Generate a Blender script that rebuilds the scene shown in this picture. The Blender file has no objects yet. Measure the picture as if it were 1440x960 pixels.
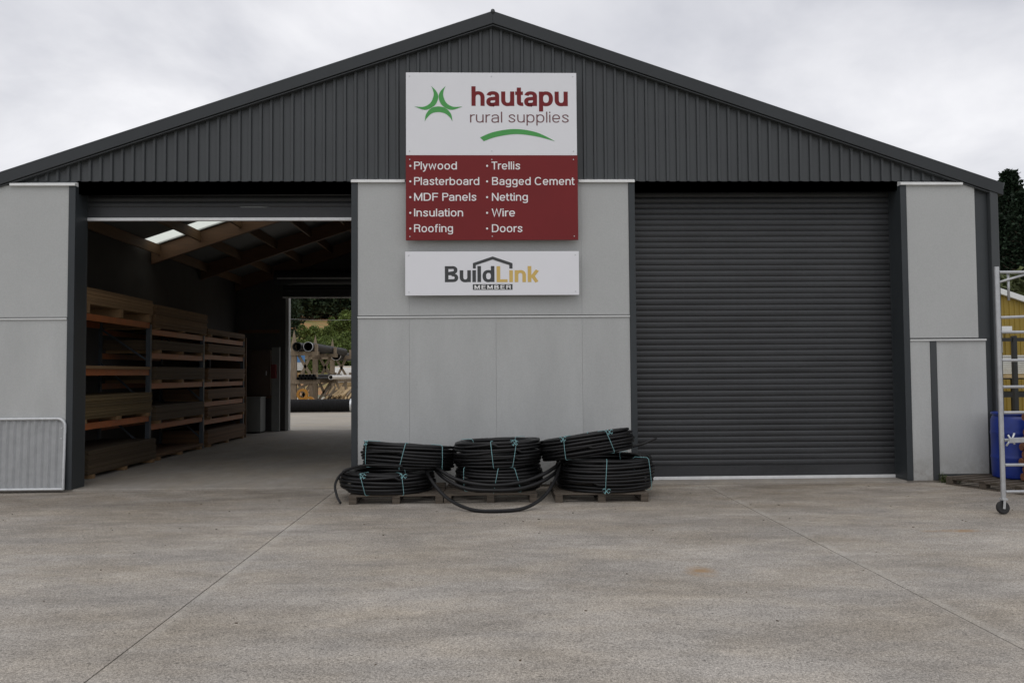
import bpy, bmesh, math, random
from mathutils import Vector, Matrix, noise
R = math.radians
random.seed(7)
scene = bpy.context.scene
COL = scene.collection

# ------------------------------------------------------------------ camera
CAM = Vector((0.0, -11.407, 1.534))
FPX, PITCH, YAW, ROLL = 1149.24, 0.0392, 0.02898, 0.00703
fw = Vector((math.sin(YAW) * math.cos(PITCH), math.cos(YAW) * math.cos(PITCH), math.sin(PITCH)))
rt0 = Vector((math.cos(YAW), -math.sin(YAW), 0.0))
up0 = rt0.cross(fw)
rt = rt0 * math.cos(ROLL) - up0 * math.sin(ROLL)
up = rt0 * math.sin(ROLL) + up0 * math.cos(ROLL)
cd = bpy.data.cameras.new('camera')
cd.sensor_width = 36.0
cd.lens = FPX / 1440 * 36.0
cd.clip_start = 0.05
cd.clip_end = 3000
cam = bpy.data.objects.new('camera', cd)
COL.objects.link(cam)
m = Matrix((rt, up, -fw)).transposed().to_4x4()
m.translation = CAM
cam.matrix_world = m
scene.camera = cam


def ray(px, py):
    return fw + rt * ((px - 720) / FPX) + up * ((480 - py) / FPX)


def at(px, py, Y):
    d = ray(px, py)
    return CAM + d * ((Y - CAM.y) / d.y)


def ground_at(px, py, Z=-0.03):
    d = ray(px, py)
    return CAM + d * ((Z - CAM.z) / d.z)


# ------------------------------------------------------------------ sky, sun, exposure
SUN_EL, SUN_AZ = R(58), R(200)
world = bpy.data.worlds.new('World')
scene.world = world
world.use_nodes = True
nt = world.node_tree
for n in list(nt.nodes):
    nt.nodes.remove(n)


def N(tree, typ, **kw):
    n = tree.nodes.new(typ)
    for k, v in kw.items():
        setattr(n, k, v)
    return n


out = N(nt, 'ShaderNodeOutputWorld')
bg = N(nt, 'ShaderNodeBackground')
bg.inputs['Strength'].default_value = 0.1
sky = N(nt, 'ShaderNodeTexSky', sky_type='NISHITA', sun_disc=False)
sky.sun_elevation = SUN_EL
sky.sun_rotation = SUN_AZ
sky.air_density = 1.0
sky.dust_density = 3.0
tc = N(nt, 'ShaderNodeTexCoord')
sep = N(nt, 'ShaderNodeSeparateXYZ')
nt.links.new(tc.outputs['Generated'], sep.inputs[0])
ab = N(nt, 'ShaderNodeMath', operation='ABSOLUTE')
nt.links.new(sep.outputs['Z'], ab.inputs[0])
ad = N(nt, 'ShaderNodeMath', operation='ADD')
ad.inputs[1].default_value = 0.22
nt.links.new(ab.outputs[0], ad.inputs[0])
dx = N(nt, 'ShaderNodeMath', operation='DIVIDE')
dy = N(nt, 'ShaderNodeMath', operation='DIVIDE')
nt.links.new(sep.outputs['X'], dx.inputs[0]); nt.links.new(ad.outputs[0], dx.inputs[1])
nt.links.new(sep.outputs['Y'], dy.inputs[0]); nt.links.new(ad.outputs[0], dy.inputs[1])
cmb = N(nt, 'ShaderNodeCombineXYZ')
nt.links.new(dx.outputs[0], cmb.inputs[0]); nt.links.new(dy.outputs[0], cmb.inputs[1])
cn = N(nt, 'ShaderNodeTexNoise')
cn.inputs['Scale'].default_value = 1.35
cn.inputs['Detail'].default_value = 7
cn.inputs['Roughness'].default_value = 0.52
cn.inputs['Distortion'].default_value = 0.35
nt.links.new(cmb.outputs[0], cn.inputs['Vector'])
cr = N(nt, 'ShaderNodeValToRGB')
cr.color_ramp.elements[0].position = 0.34
cr.color_ramp.elements[0].color = (6.0, 6.1, 6.65, 1)
cr.color_ramp.elements[1].position = 0.66
cr.color_ramp.elements[1].color = (10.3, 10.25, 10.5, 1)
nt.links.new(cn.outputs['Fac'], cr.inputs['Fac'])
mx = N(nt, 'ShaderNodeMixRGB')
mx.inputs['Fac'].default_value = 0.93
nt.links.new(sky.outputs[0], mx.inputs['Color1'])
nt.links.new(cr.outputs[0], mx.inputs['Color2'])
nt.links.new(mx.outputs[0], bg.inputs['Color'])
nt.links.new(bg.outputs[0], out.inputs['Surface'])

sd = bpy.data.lights.new('sun', 'SUN')
sd.energy = 0.5
sd.angle = R(40)
sd.color = (1.0, 0.97, 0.93)
sun = bpy.data.objects.new('sun', sd)
COL.objects.link(sun)
sdir = Vector((math.sin(SUN_AZ) * math.cos(SUN_EL), math.cos(SUN_AZ) * math.cos(SUN_EL), math.sin(SUN_EL)))
sun.rotation_euler = sdir.to_track_quat('Z', 'Y').to_euler()
sun.location = sdir * 60

scene.view_settings.view_transform = 'Standard'
scene.view_settings.look = 'None'
scene.view_settings.exposure = 0.0
scene.view_settings.gamma = 1.0
scene.view_settings.use_curve_mapping = False
scene.render.engine = 'CYCLES'
scene.cycles.use_denoising = True
scene.cycles.max_bounces = 8
scene.cycles.diffuse_bounces = 5
scene.cycles.transparent_max_bounces = 12

# ------------------------------------------------------------------ materials
MATS = {}


def mat(name, col, rough=0.6, metal=0.0, var=0.12, scale=6.0, stretch=(1, 1, 1), bump=0.0, bscale=120.0,
        spec=0.5, col2=None, fine=0.0, fscale=160.0, island=0.0):
    if name in MATS:
        return MATS[name]
    m = bpy.data.materials.new(name)
    m.use_nodes = True
    t = m.node_tree
    b = t.nodes['Principled BSDF']
    b.inputs['Roughness'].default_value = rough
    b.inputs['Metallic'].default_value = metal
    b.inputs['Specular IOR Level'].default_value = spec
    tcn = N(t, 'ShaderNodeTexCoord')
    oi = N(t, 'ShaderNodeObjectInfo')
    off = N(t, 'ShaderNodeVectorMath', operation='MULTIPLY_ADD')
    rv = N(t, 'ShaderNodeCombineXYZ')
    for i in range(3):
        t.links.new(oi.outputs['Random'], rv.inputs[i])
    off.inputs[1].default_value = (37.0, 19.0, 53.0)
    t.links.new(rv.outputs[0], off.inputs[0])
    t.links.new(tcn.outputs['Object'], off.inputs[2])
    mp = N(t, 'ShaderNodeMapping')
    mp.inputs['Scale'].default_value = stretch
    t.links.new(off.outputs[0], mp.inputs[0])
    n1 = N(t, 'ShaderNodeTexNoise')
    n1.inputs['Scale'].default_value = scale
    n1.inputs['Detail'].default_value = 6
    n1.inputs['Roughness'].default_value = 0.62
    t.links.new(mp.outputs[0], n1.inputs['Vector'])
    mixc = N(t, 'ShaderNodeMixRGB')
    c1 = tuple(c * (1 - var) for c in col)
    c2 = tuple(min(1, c * (1 + var)) for c in (col2 or col))
    mixc.inputs['Color1'].default_value = (*c1, 1)
    mixc.inputs['Color2'].default_value = (*c2, 1)
    ramp = N(t, 'ShaderNodeMapRange')
    ramp.inputs['From Min'].default_value = 0.3
    ramp.inputs['From Max'].default_value = 0.7
    t.links.new(n1.outputs['Fac'], ramp.inputs['Value'])
    t.links.new(ramp.outputs[0], mixc.inputs['Fac'])
    last = mixc.outputs[0]
    if fine:
        n2 = N(t, 'ShaderNodeTexNoise')
        n2.inputs['Scale'].default_value = fscale
        n2.inputs['Detail'].default_value = 3
        t.links.new(tcn.outputs['Object'], n2.inputs['Vector'])
        mr = N(t, 'ShaderNodeMapRange')
        mr.inputs['From Min'].default_value = 0.3
        mr.inputs['From Max'].default_value = 0.7
        mr.inputs['To Min'].default_value = 1 - fine
        mr.inputs['To Max'].default_value = 1 + fine
        t.links.new(n2.outputs['Fac'], mr.inputs['Value'])
        mu = N(t, 'ShaderNodeVectorMath', operation='SCALE')
        t.links.new(last, mu.inputs[0])
        t.links.new(mr.outputs[0], mu.inputs['Scale'])
        last = mu.outputs[0]
    if island:
        ge = N(t, 'ShaderNodeNewGeometry')
        mr = N(t, 'ShaderNodeMapRange')
        mr.inputs['To Min'].default_value = 1 - island
        mr.inputs['To Max'].default_value = 1 + island
        t.links.new(ge.outputs['Random Per Island'], mr.inputs['Value'])
        mu = N(t, 'ShaderNodeVectorMath', operation='SCALE')
        t.links.new(last, mu.inputs[0])
        t.links.new(mr.outputs[0], mu.inputs['Scale'])
        last = mu.outputs[0]
    t.links.new(last, b.inputs['Base Color'])
    rr = N(t, 'ShaderNodeMapRange')
    rr.inputs['To Min'].default_value = max(0.02, rough - 0.12)
    rr.inputs['To Max'].default_value = min(1, rough + 0.12)
    t.links.new(n1.outputs['Fac'], rr.inputs['Value'])
    t.links.new(rr.outputs[0], b.inputs['Roughness'])
    if bump:
        n3 = N(t, 'ShaderNodeTexNoise')
        n3.inputs['Scale'].default_value = bscale
        n3.inputs['Detail'].default_value = 4
        t.links.new(mp.outputs[0], n3.inputs['Vector'])
        bp = N(t, 'ShaderNodeBump')
        bp.inputs['Strength'].default_value = bump
        bp.inputs['Distance'].default_value = 0.01
        t.links.new(n3.outputs['Fac'], bp.inputs['Height'])
        t.links.new(bp.outputs[0], b.inputs['Normal'])
    MATS[name] = m
    return m


def concrete(name, col, streak, stain=0.35, speck=0.3, marks=False):
    m = bpy.data.materials.new(name)
    m.use_nodes = True
    t = m.node_tree
    b = t.nodes['Principled BSDF']
    b.inputs['Roughness'].default_value = 0.85
    b.inputs['Specular IOR Level'].default_value = 0.3
    g = N(t, 'ShaderNodeNewGeometry')

    def noise_fac(scale, stretch, detail, lo, hi, a, c, rough=0.6, typ='ShaderNodeTexNoise', dist=0.0):
        mp = N(t, 'ShaderNodeMapping')
        mp.inputs['Scale'].default_value = stretch
        t.links.new(g.outputs['Position'], mp.inputs[0])
        n = N(t, typ)
        n.inputs['Scale'].default_value = scale
        if typ == 'ShaderNodeTexNoise':
            n.inputs['Detail'].default_value = detail
            n.inputs['Roughness'].default_value = rough
            n.inputs['Distortion'].default_value = dist
            o = n.outputs['Fac']
        else:
            o = n.outputs['Distance']
        t.links.new(mp.outputs[0], n.inputs['Vector'])
        r = N(t, 'ShaderNodeMapRange')
        r.inputs['From Min'].default_value = lo
        r.inputs['From Max'].default_value = hi
        r.inputs['To Min'].default_value = a
        r.inputs['To Max'].default_value = c
        t.links.new(o, r.inputs['Value'])
        return r.outputs[0]

    fs = [noise_fac(0.8, streak, 10, 0.30, 0.70, 1 - stain, 1 + stain * 0.5, 0.76, dist=0.6),
          noise_fac(3.4, streak, 9, 0.34, 0.68, 1 - stain * 0.55, 1 + stain * 0.4, 0.78),
          noise_fac(0.3, (1, 1, 1), 5, 0.38, 0.62, 1 - stain * 0.3, 1 + stain * 0.2),
          noise_fac(75, (1, 1, 1), 3, 0.34, 0.66, 1 - speck, 1 + speck, 0.8),
          noise_fac(210, (1, 1, 1), 2, 0.36, 0.64, 1 - speck, 1 + speck, 0.8),
          noise_fac(46, (1, 1, 1), 2, 0.62, 0.74, 1.0, 1 - speck * 1.2, 0.5)]
    last = None
    for f in fs:
        if last is None:
            last = f
        else:
            mu = N(t, 'ShaderNodeMath', operation='MULTIPLY')
            t.links.new(last, mu.inputs[0]); t.links.new(f, mu.inputs[1])
            last = mu.outputs[0]
    hue = noise_fac(1.1, streak, 5, 0.4, 0.66, 0.0, 1.0)
    mc = N(t, 'ShaderNodeMixRGB')
    mc.inputs['Color1'].default_value = (*col, 1)
    mc.inputs['Color2'].default_value = (col[0] * 1.02, col[1] * 0.975, col[2] * 0.90, 1)
    t.links.new(hue, mc.inputs['Fac'])
    sc = N(t, 'ShaderNodeVectorMath', operation='SCALE')
    t.links.new(mc.outputs[0], sc.inputs[0]); t.links.new(last, sc.inputs['Scale'])
    fin = sc.outputs[0]
    if marks:
        # worn pale edges along the two construction joints
        sp = N(t, 'ShaderNodeSeparateXYZ')
        t.links.new(g.outputs['Position'], sp.inputs[0])
        ds = []
        for xj in (-2.08, 2.99):
            su = N(t, 'ShaderNodeMath', operation='SUBTRACT')
            su.inputs[1].default_value = xj + 0.03
            t.links.new(sp.outputs['X'], su.inputs[0])
            a_ = N(t, 'ShaderNodeMath', operation='ABSOLUTE')
            t.links.new(su.outputs[0], a_.inputs[0])
            ds.append(a_.outputs[0])
        mi = N(t, 'ShaderNodeMath', operation='MINIMUM')
        t.links.new(ds[0], mi.inputs[0]); t.links.new(ds[1], mi.inputs[1])
        jr = N(t, 'ShaderNodeMapRange')
        jr.inputs['From Min'].default_value = 0.02
        jr.inputs['From Max'].default_value = 0.075
        jr.inputs['To Min'].default_value = 0.30
        jr.inputs['To Max'].default_value = 0.0
        t.links.new(mi.outputs[0], jr.inputs['Value'])
        jm = N(t, 'ShaderNodeMath', operation='MULTIPLY')
        t.links.new(jr.outputs[0], jm.inputs[0])
        t.links.new(noise_fac(1.7, (1, 1, 1), 4, 0.38, 0.6, 0.0, 1.0), jm.inputs[1])
        jc = N(t, 'ShaderNodeMixRGB')
        jc.inputs['Color2'].default_value = (0.55, 0.52, 0.47, 1)
        t.links.new(jm.outputs[0], jc.inputs['Fac']); t.links.new(fin, jc.inputs['Color1'])
        fin = jc.outputs[0]
        # brown dirt tracked along the front of the building
        dr_ = N(t, 'ShaderNodeMapRange')
        dr_.inputs['From Min'].default_value = -4.2
        dr_.inputs['From Max'].default_value = -0.8
        dr_.inputs['To Max'].default_value = 0.75
        t.links.new(sp.outputs['Y'], dr_.inputs['Value'])
        dm_ = N(t, 'ShaderNodeMath', operation='MULTIPLY')
        t.links.new(dr_.outputs[0], dm_.inputs[0])
        t.links.new(noise_fac(1.5, (0.5, 1.3, 1), 9, 0.36, 0.62, 0.15, 1.0, 0.75), dm_.inputs[1])
        dc_ = N(t, 'ShaderNodeMixRGB')
        dc_.blend_type = 'MULTIPLY'
        dc_.inputs['Color2'].default_value = (0.52, 0.47, 0.41, 1)
        t.links.new(dm_.outputs[0], dc_.inputs['Fac']); t.links.new(fin, dc_.inputs['Color1'])
        fin = dc_.outputs[0]
        # two rusty stains
        for (px, py, rx, ry_) in STAINS:
            mp = N(t, 'ShaderNodeMapping')
            mp.inputs['Location'].default_value = (-px / rx, -py / ry_, 0)
            mp.inputs['Scale'].default_value = (1 / rx, 1 / ry_, 0)
            t.links.new(g.outputs['Position'], mp.inputs[0])
            gr_ = N(t, 'ShaderNodeTexGradient', gradient_type='SPHERICAL')
            t.links.new(mp.outputs[0], gr_.inputs[0])
            mm = N(t, 'ShaderNodeMath', operation='MULTIPLY')
            t.links.new(gr_.outputs['Fac'], mm.inputs[0])
            t.links.new(noise_fac(9, (1, 1, 1), 4, 0.35, 0.6, 0.0, 1.3), mm.inputs[1])
            rc = N(t, 'ShaderNodeMixRGB')
            rc.inputs['Color2'].default_value = (0.34, 0.23, 0.13, 1)
            t.links.new(mm.outputs[0], rc.inputs['Fac']); t.links.new(fin, rc.inputs['Color1'])
            fin = rc.outputs[0]
    t.links.new(fin, b.inputs['Base Color'])
    nb = N(t, 'ShaderNodeTexNoise')
    nb.inputs['Scale'].default_value = 110
    nb.inputs['Detail'].default_value = 4
    t.links.new(g.outputs['Position'], nb.inputs['Vector'])
    bp = N(t, 'ShaderNodeBump')
    bp.inputs['Strength'].default_value = 0.45
    bp.inputs['Distance'].default_value = 0.006
    t.links.new(nb.outputs['Fac'], bp.inputs['Height'])
    t.links.new(bp.outputs[0], b.inputs['Normal'])
    MATS[name] = m
    return m


_s1, _s2 = ground_at(985, 803), ground_at(1345, 746)
STAINS = ((_s1.x, _s1.y, 0.16, 0.22), (_s2.x, _s2.y, 0.42, 0.10))
concrete('yard_concrete', (0.405, 0.375, 0.335), (0.6, 1.25, 1), 0.33, 0.42, True)
def splash(m):
    t = m.node_tree
    b = t.nodes['Principled BSDF']
    src = b.inputs['Base Color'].links[0].from_socket
    g = N(t, 'ShaderNodeNewGeometry')
    sp = N(t, 'ShaderNodeSeparateXYZ')
    t.links.new(g.outputs['Position'], sp.inputs[0])
    mr = N(t, 'ShaderNodeMapRange')
    mr.inputs['From Min'].default_value = 0.55
    mr.inputs['From Max'].default_value = 0.0
    mr.inputs['To Max'].default_value = 0.6
    t.links.new(sp.outputs['Z'], mr.inputs['Value'])
    n = N(t, 'ShaderNodeTexNoise')
    n.inputs['Scale'].default_value = 7
    n.inputs['Detail'].default_value = 8
    n.inputs['Roughness'].default_value = 0.75
    t.links.new(g.outputs['Position'], n.inputs['Vector'])
    r = N(t, 'ShaderNodeMapRange')
    r.inputs['From Min'].default_value = 0.35
    r.inputs['From Max'].default_value = 0.65
    t.links.new(n.outputs['Fac'], r.inputs['Value'])
    mu = N(t, 'ShaderNodeMath', operation='MULTIPLY')
    t.links.new(mr.outputs[0], mu.inputs[0]); t.links.new(r.outputs[0], mu.inputs[1])
    mc = N(t, 'ShaderNodeMixRGB')
    mc.inputs['Color2'].default_value = (0.22, 0.20, 0.17, 1)
    t.links.new(mu.outputs[0], mc.inputs['Fac']); t.links.new(src, mc.inputs['Color1'])
    t.links.new(mc.outputs[0], b.inputs['Base Color'])


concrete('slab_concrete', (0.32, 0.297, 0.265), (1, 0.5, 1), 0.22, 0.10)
concrete('rear_concrete', (0.42, 0.39, 0.34), (0.4, 1.5, 1), 0.2, 0.1)
mat('joint_fill', (0.17, 0.15, 0.13), 0.95)
mat('panel_paint', (0.445, 0.455, 0.448), 0.75, var=0.035, scale=1.3, bump=0.12, bscale=90, fine=0.05, fscale=55, spec=0.3)
mat('panel_paint_low', (0.445, 0.455, 0.448), 0.75, var=0.075, scale=1.4, stretch=(1.6, 1.6, 0.45), bump=0.12, bscale=90, fine=0.05, fscale=55, spec=0.3)
mat('flash_grey', (0.60, 0.61, 0.60), 0.5, var=0.05, scale=6)
mat('white_trim', (0.78, 0.79, 0.78), 0.4, var=0.06, scale=8)
mat('dark_steel', (0.050, 0.055, 0.058), 0.42, var=0.10, scale=1.5, spec=0.45)
mat('trim_steel', (0.034, 0.040, 0.044), 0.45, var=0.12, scale=2.5, spec=0.4)
mat('barge_steel', (0.034, 0.038, 0.041), 0.5, var=0.15, scale=0.8, spec=0.35)
mat('door_steel', (0.036, 0.038, 0.041), 0.42, var=0.24, scale=1.7, stretch=(0.5, 1, 1.6), spec=0.4, fine=0.08, fscale=30)
mat('reveal_steel', (0.040, 0.046, 0.050), 0.5, var=0.1, scale=3)
mat('alu', (0.50, 0.51, 0.52), 0.45, metal=0.7, var=0.1, scale=14)
mat('bright_rail', (0.75, 0.76, 0.76), 0.35, metal=0.1, var=0.08, scale=10)
mat('galv', (0.62, 0.64, 0.65), 0.42, metal=0.6, var=0.1, scale=16)
mat('galv_sheet', (0.36, 0.37, 0.375), 0.6, metal=0.0, var=0.1, scale=7)
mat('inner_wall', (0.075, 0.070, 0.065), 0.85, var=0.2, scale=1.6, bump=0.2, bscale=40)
mat('roof_foil', (0.13, 0.137, 0.137), 0.6, var=0.15, scale=3)
mat('rafter_wood', (0.13, 0.065, 0.03), 0.65, var=0.25, scale=3, stretch=(1, 8, 8))
mat('purlin_wood', (0.19, 0.11, 0.055), 0.65, var=0.25, scale=3, stretch=(8, 1, 8))
mat('rack_orange', (0.36, 0.105, 0.03), 0.5, var=0.2, scale=6)
mat('rack_post', (0.075, 0.09, 0.105), 0.5, metal=0.2, var=0.15, scale=8)
for nme, c in (('ply_pale', (0.25, 0.155, 0.075)), ('ply_mid', (0.16, 0.095, 0.045)), ('ply_dark', (0.085, 0.06, 0.034)),
               ('ply_green', (0.13, 0.092, 0.04)), ('mdf_brown', (0.15, 0.082, 0.038))):
    mat(nme, c, 0.75, var=0.22, scale=5, stretch=(6, 1, 25), island=0.22)
mat('pallet_wood', (0.27, 0.225, 0.165), 0.85, var=0.35, scale=5, stretch=(1, 12, 12), island=0.25)
mat('pallet_old', (0.105, 0.085, 0.065), 0.9, var=0.35, scale=5, stretch=(1, 12, 12), island=0.25)
mat('pe_pipe', (0.0075, 0.0075, 0.008), 0.42, var=0.4, scale=7, spec=0.32)
mat('drain_black', (0.010, 0.010, 0.0105), 0.6, var=0.3, scale=8, spec=0.2)
mat('twine', (0.22, 0.43, 0.45), 0.7, var=0.15, scale=40)
mat('sign_white', (0.80, 0.805, 0.835), 0.42, var=0.015, scale=2)
mat('sign_red', (0.19, 0.021, 0.023), 0.45, var=0.05, scale=2, spec=0.2)
mat('red_ink', (0.19, 0.024, 0.028), 0.6, var=0.02, spec=0.2)
mat('plum_ink', (0.16, 0.065, 0.07), 0.5, var=0.02)
mat('green_ink', (0.065, 0.34, 0.075), 0.5, var=0.05)
mat('white_ink', (0.86, 0.86, 0.86), 0.5, var=0.02)
mat('black_ink', (0.045, 0.048, 0.05), 0.5, var=0.02)
mat('gold_ink', (0.66, 0.46, 0.13), 0.5, var=0.02)
mat('blue_plastic', (0.004, 0.024, 0.21), 0.38, var=0.15, scale=5)
mat('rubber', (0.02, 0.02, 0.02), 0.7)
mat('yellow_clad', (0.30, 0.205, 0.028), 0.5, var=0.1, scale=2)
mat('cream', (0.62, 0.62, 0.58), 0.6)
mat('black_steel', (0.02, 0.02, 0.02), 0.5)
mat('dark_glass', (0.02, 0.025, 0.03), 0.12)
mat('log_wood', (0.17, 0.07, 0.035), 0.8, var=0.3, scale=8)
mat('rack_timber', (0.22, 0.17, 0.115), 0.85, var=0.3, scale=4, stretch=(6, 6, 1))
mat('lumber', (0.50, 0.36, 0.19), 0.8, var=0.25, scale=4, island=0.2)
mat('pvc_white', (0.66, 0.64, 0.60), 0.4)
mat('wrap_white', (0.70, 0.69, 0.65), 0.5, var=0.15, scale=3)
mat('cabinet_grey', (0.22, 0.23, 0.22), 0.5, var=0.08)
mat('brown_board', (0.10, 0.07, 0.05), 0.7)
mat('red_paint', (0.16, 0.012, 0.010), 0.4)
mat('amber', (0.45, 0.20, 0.02), 0.5)
mat('sign_blue', (0.09, 0.25, 0.52), 0.5)
mat('shed_green', (0.10, 0.20, 0.15), 0.6)
mat('shed_tan', (0.55, 0.45, 0.30), 0.6)
mat('bark', (0.09, 0.065, 0.045), 0.9, var=0.3, scale=6)
mat('leaf_conifer', (0.020, 0.036, 0.020), 0.7, var=0.3, scale=0.5, island=0.5, spec=0.2)
mat('leaf_pine', (0.030, 0.048, 0.024), 0.7, var=0.3, scale=0.3, island=0.5, spec=0.2)
mat('leaf_bush', (0.105, 0.145, 0.036), 0.6, var=0.35, scale=0.5, island=0.5, spec=0.2)
mat('leaf_willow', (0.075, 0.09, 0.032), 0.6, var=0.35, scale=0.5, island=0.5, spec=0.2)
mat('weed_leaf', (0.08, 0.11, 0.03), 0.6, var=0.3, scale=20, island=0.4)
mat('grit', (0.10, 0.075, 0.05), 0.9, island=0.6)
mat('ground_gravel', (0.20, 0.185, 0.155), 0.95, var=0.3, scale=0.6, col2=(0.14, 0.17, 0.08))


splash(MATS['panel_paint_low'])



def hill_mat():
    m = bpy.data.materials.new('hill_grass')
    m.use_nodes = True
    t = m.node_tree
    b = t.nodes['Principled BSDF']
    b.inputs['Roughness'].default_value = 0.95
    g = N(t, 'ShaderNodeNewGeometry')
    n1 = N(t, 'ShaderNodeTexNoise')
    n1.inputs['Scale'].default_value = 0.10
    n1.inputs['Detail'].default_value = 8
    n1.inputs['Roughness'].default_value = 0.7
    t.links.new(g.outputs['Position'], n1.inputs['Vector'])
    r = N(t, 'ShaderNodeValToRGB')
    e = r.color_ramp.elements
    e[0].position = 0.40; e[0].color = (0.13, 0.155, 0.04, 1)
    e[1].position = 0.55; e[1].color = (0.33, 0.165, 0.065, 1)
    k = r.color_ramp.elements.new(0.48); k.color = (0.27, 0.19, 0.065, 1)
    t.links.new(n1.outputs['Fac'], r.inputs['Fac'])
    t.links.new(r.outputs[0], b.inputs['Base Color'])
    MATS['hill_grass'] = m


hill_mat()


def skylight_mat():
    m = bpy.data.materials.new('translucent_sheet')
    m.use_nodes = True
    t = m.node_tree
    t.nodes.remove(t.nodes['Principled BSDF'])
    o = t.nodes['Material Output']
    tr = N(t, 'ShaderNodeBsdfTransparent')
    tr.inputs[0].default_value = (0.9, 0.92, 0.88, 1)
    tl = N(t, 'ShaderNodeBsdfTranslucent')
    tl.inputs[0].default_value = (0.85, 0.86, 0.8, 1)
    ms = N(t, 'ShaderNodeMixShader')
    ms.inputs[0].default_value = 0.35
    t.links.new(tr.outputs[0], ms.inputs[1]); t.links.new(tl.outputs[0], ms.inputs[2])
    t.links.new(ms.outputs[0], o.inputs['Surface'])
    MATS['translucent_sheet'] = m


skylight_mat()


# ------------------------------------------------------------------ mesh helpers
class MB:
    def __init__(self):
        self.v, self.f = [], []

    def box(self, x0, x1, y0, y1, z0, z1, M=None):
        b = len(self.v)
        pts = [(x0, y0, z0), (x1, y0, z0), (x1, y1, z0), (x0, y1, z0), (x0, y0, z1), (x1, y0, z1), (x1, y1, z1), (x0, y1, z1)]
        if M is not None:
            pts = [tuple(M @ Vector(p)) for p in pts]
        self.v += pts
        self.f += [tuple(b + i for i in q) for q in ((0, 3, 2, 1), (4, 5, 6, 7), (0, 1, 5, 4), (1, 2, 6, 5), (2, 3, 7, 6), (3, 0, 4, 7))]
        return self

    def bar(self, a, c, w, h):
        a, c = Vector(a), Vector(c)
        d = c - a
        L = d.length
        q = d.to_track_quat('X', 'Z').to_matrix().to_4x4()
        q.translation = a
        return self.box(0, L, -w / 2, w / 2, -h / 2, h / 2, q)

    def prism(self, poly, y0, y1):
        """polygon in XZ (counter-clockwise seen from -Y) extruded along Y"""
        b, n = len(self.v), len(poly)
        self.v += [(x, y0, z) for x, z in poly] + [(x, y1, z) for x, z in poly]
        self.f.append(tuple(b + i for i in range(n)))
        self.f.append(tuple(b + n + i for i in reversed(range(n))))
        for i in range(n):
            j = (i + 1) % n
            self.f.append((b + j, b + i, b + n + i, b + n + j))
        return self

    def extrude_x(self, prof, x0, x1, closed=False, caps=False):
        """profile of (y, z) points swept along X"""
        b, n = len(self.v), len(prof)
        self.v += [(x0, y, z) for y, z in prof] + [(x1, y, z) for y, z in prof]
        for i in range(n if closed else n - 1):
            j = (i + 1) % n
            self.f.append((b + i, b + n + i, b + n + j, b + j))
        if caps:
            self.f.append(tuple(b + i for i in range(n)))
            self.f.append(tuple(b + n + i for i in reversed(range(n))))
        return self

    def tube(self, pts, r, n=8, closed=False, caps=True):
        pts = [Vector(p) for p in pts]
        b, k = len(self.v), len(pts)
        rs = r if isinstance(r, (list, tuple)) else [r] * k
        nrm = None
        for i, p in enumerate(pts):
            if closed:
                d = pts[(i + 1) % k] - pts[i - 1]
            else:
                d = pts[min(i + 1, k - 1)] - pts[max(i - 1, 0)]
            d.normalize()
            if nrm is None:
                nrm = d.cross(Vector((0, 0, 1)) if abs(d.z) < 0.9 else Vector((1, 0, 0))).normalized()
            else:
                nrm = (nrm - d * nrm.dot(d)).normalized()
            bn = d.cross(nrm)
            for j in range(n):
                a = 2 * math.pi * j / n
                self.v.append(tuple(p + (nrm * math.cos(a) + bn * math.sin(a)) * rs[i]))
        for i in range(k if closed else k - 1):
            i2 = (i + 1) % k
            for j in range(n):
                j2 = (j + 1) % n
                self.f.append((b + i * n + j, b + i * n + j2, b + i2 * n + j2, b + i2 * n + j))
        if caps and not closed:
            self.f.append(tuple(b + j for j in reversed(range(n))))
            self.f.append(tuple(b + (k - 1) * n + j for j in range(n)))
        return self

    def lathe(self, prof, n=24, M=None, caps=True):
        b, k = len(self.v), len(prof)
        for r, z in prof:
            for j in range(n):
                a = 2 * math.pi * j / n
                p = Vector((r * math.cos(a), r * math.sin(a), z))
                self.v.append(tuple(M @ p if M is not None else p))
        for i in range(k - 1):
            for j in range(n):
                j2 = (j + 1) % n
                self.f.append((b + i * n + j, b + i * n + j2, b + (i + 1) * n + j2, b + (i + 1) * n + j))
        if caps:
            self.f.append(tuple(b + j for j in reversed(range(n))))
            self.f.append(tuple(b + (k - 1) * n + j for j in range(n)))
        return self

    def mesh(self, name, material, smooth=False):
        me = bpy.data.meshes.new(name)
        me.from_pydata(self.v, [], self.f)
        me.update()
        if smooth:
            for p in me.polygons:
                p.use_smooth = True
        if material:
            me.materials.append(MATS[material])
        return me

    def build(self, name, material, parent=None, smooth=False, bevel=0.0, auto=False):
        return link(self.mesh(name, material, smooth), name, parent, bevel, auto)


def link(me, name, parent=None, bevel=0.0, auto=False):
    o = bpy.data.objects.new(name, me)
    COL.objects.link(o)
    if parent is not None:
        o.parent = parent
    if bevel:
        bv = o.modifiers.new('bevel', 'BEVEL')
        bv.width = bevel
        bv.segments = 2
        bv.limit_method = 'ANGLE'
    if auto:
        try:
            me.set_sharp_from_angle(angle=R(35))
        except Exception:
            pass
    return o


def tag(o, label=None, cat=None, group=None, kind=None):
    for k, v in (('label', label), ('category', cat), ('group', group), ('kind', kind)):
        if v:
            o[k] = v
    return o


ORD = ('first', 'second', 'third', 'fourth', 'fifth', 'sixth', 'seventh', 'eighth', 'ninth', 'tenth', 'eleventh', 'twelfth', 'thirteenth', 'fourteenth')


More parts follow.
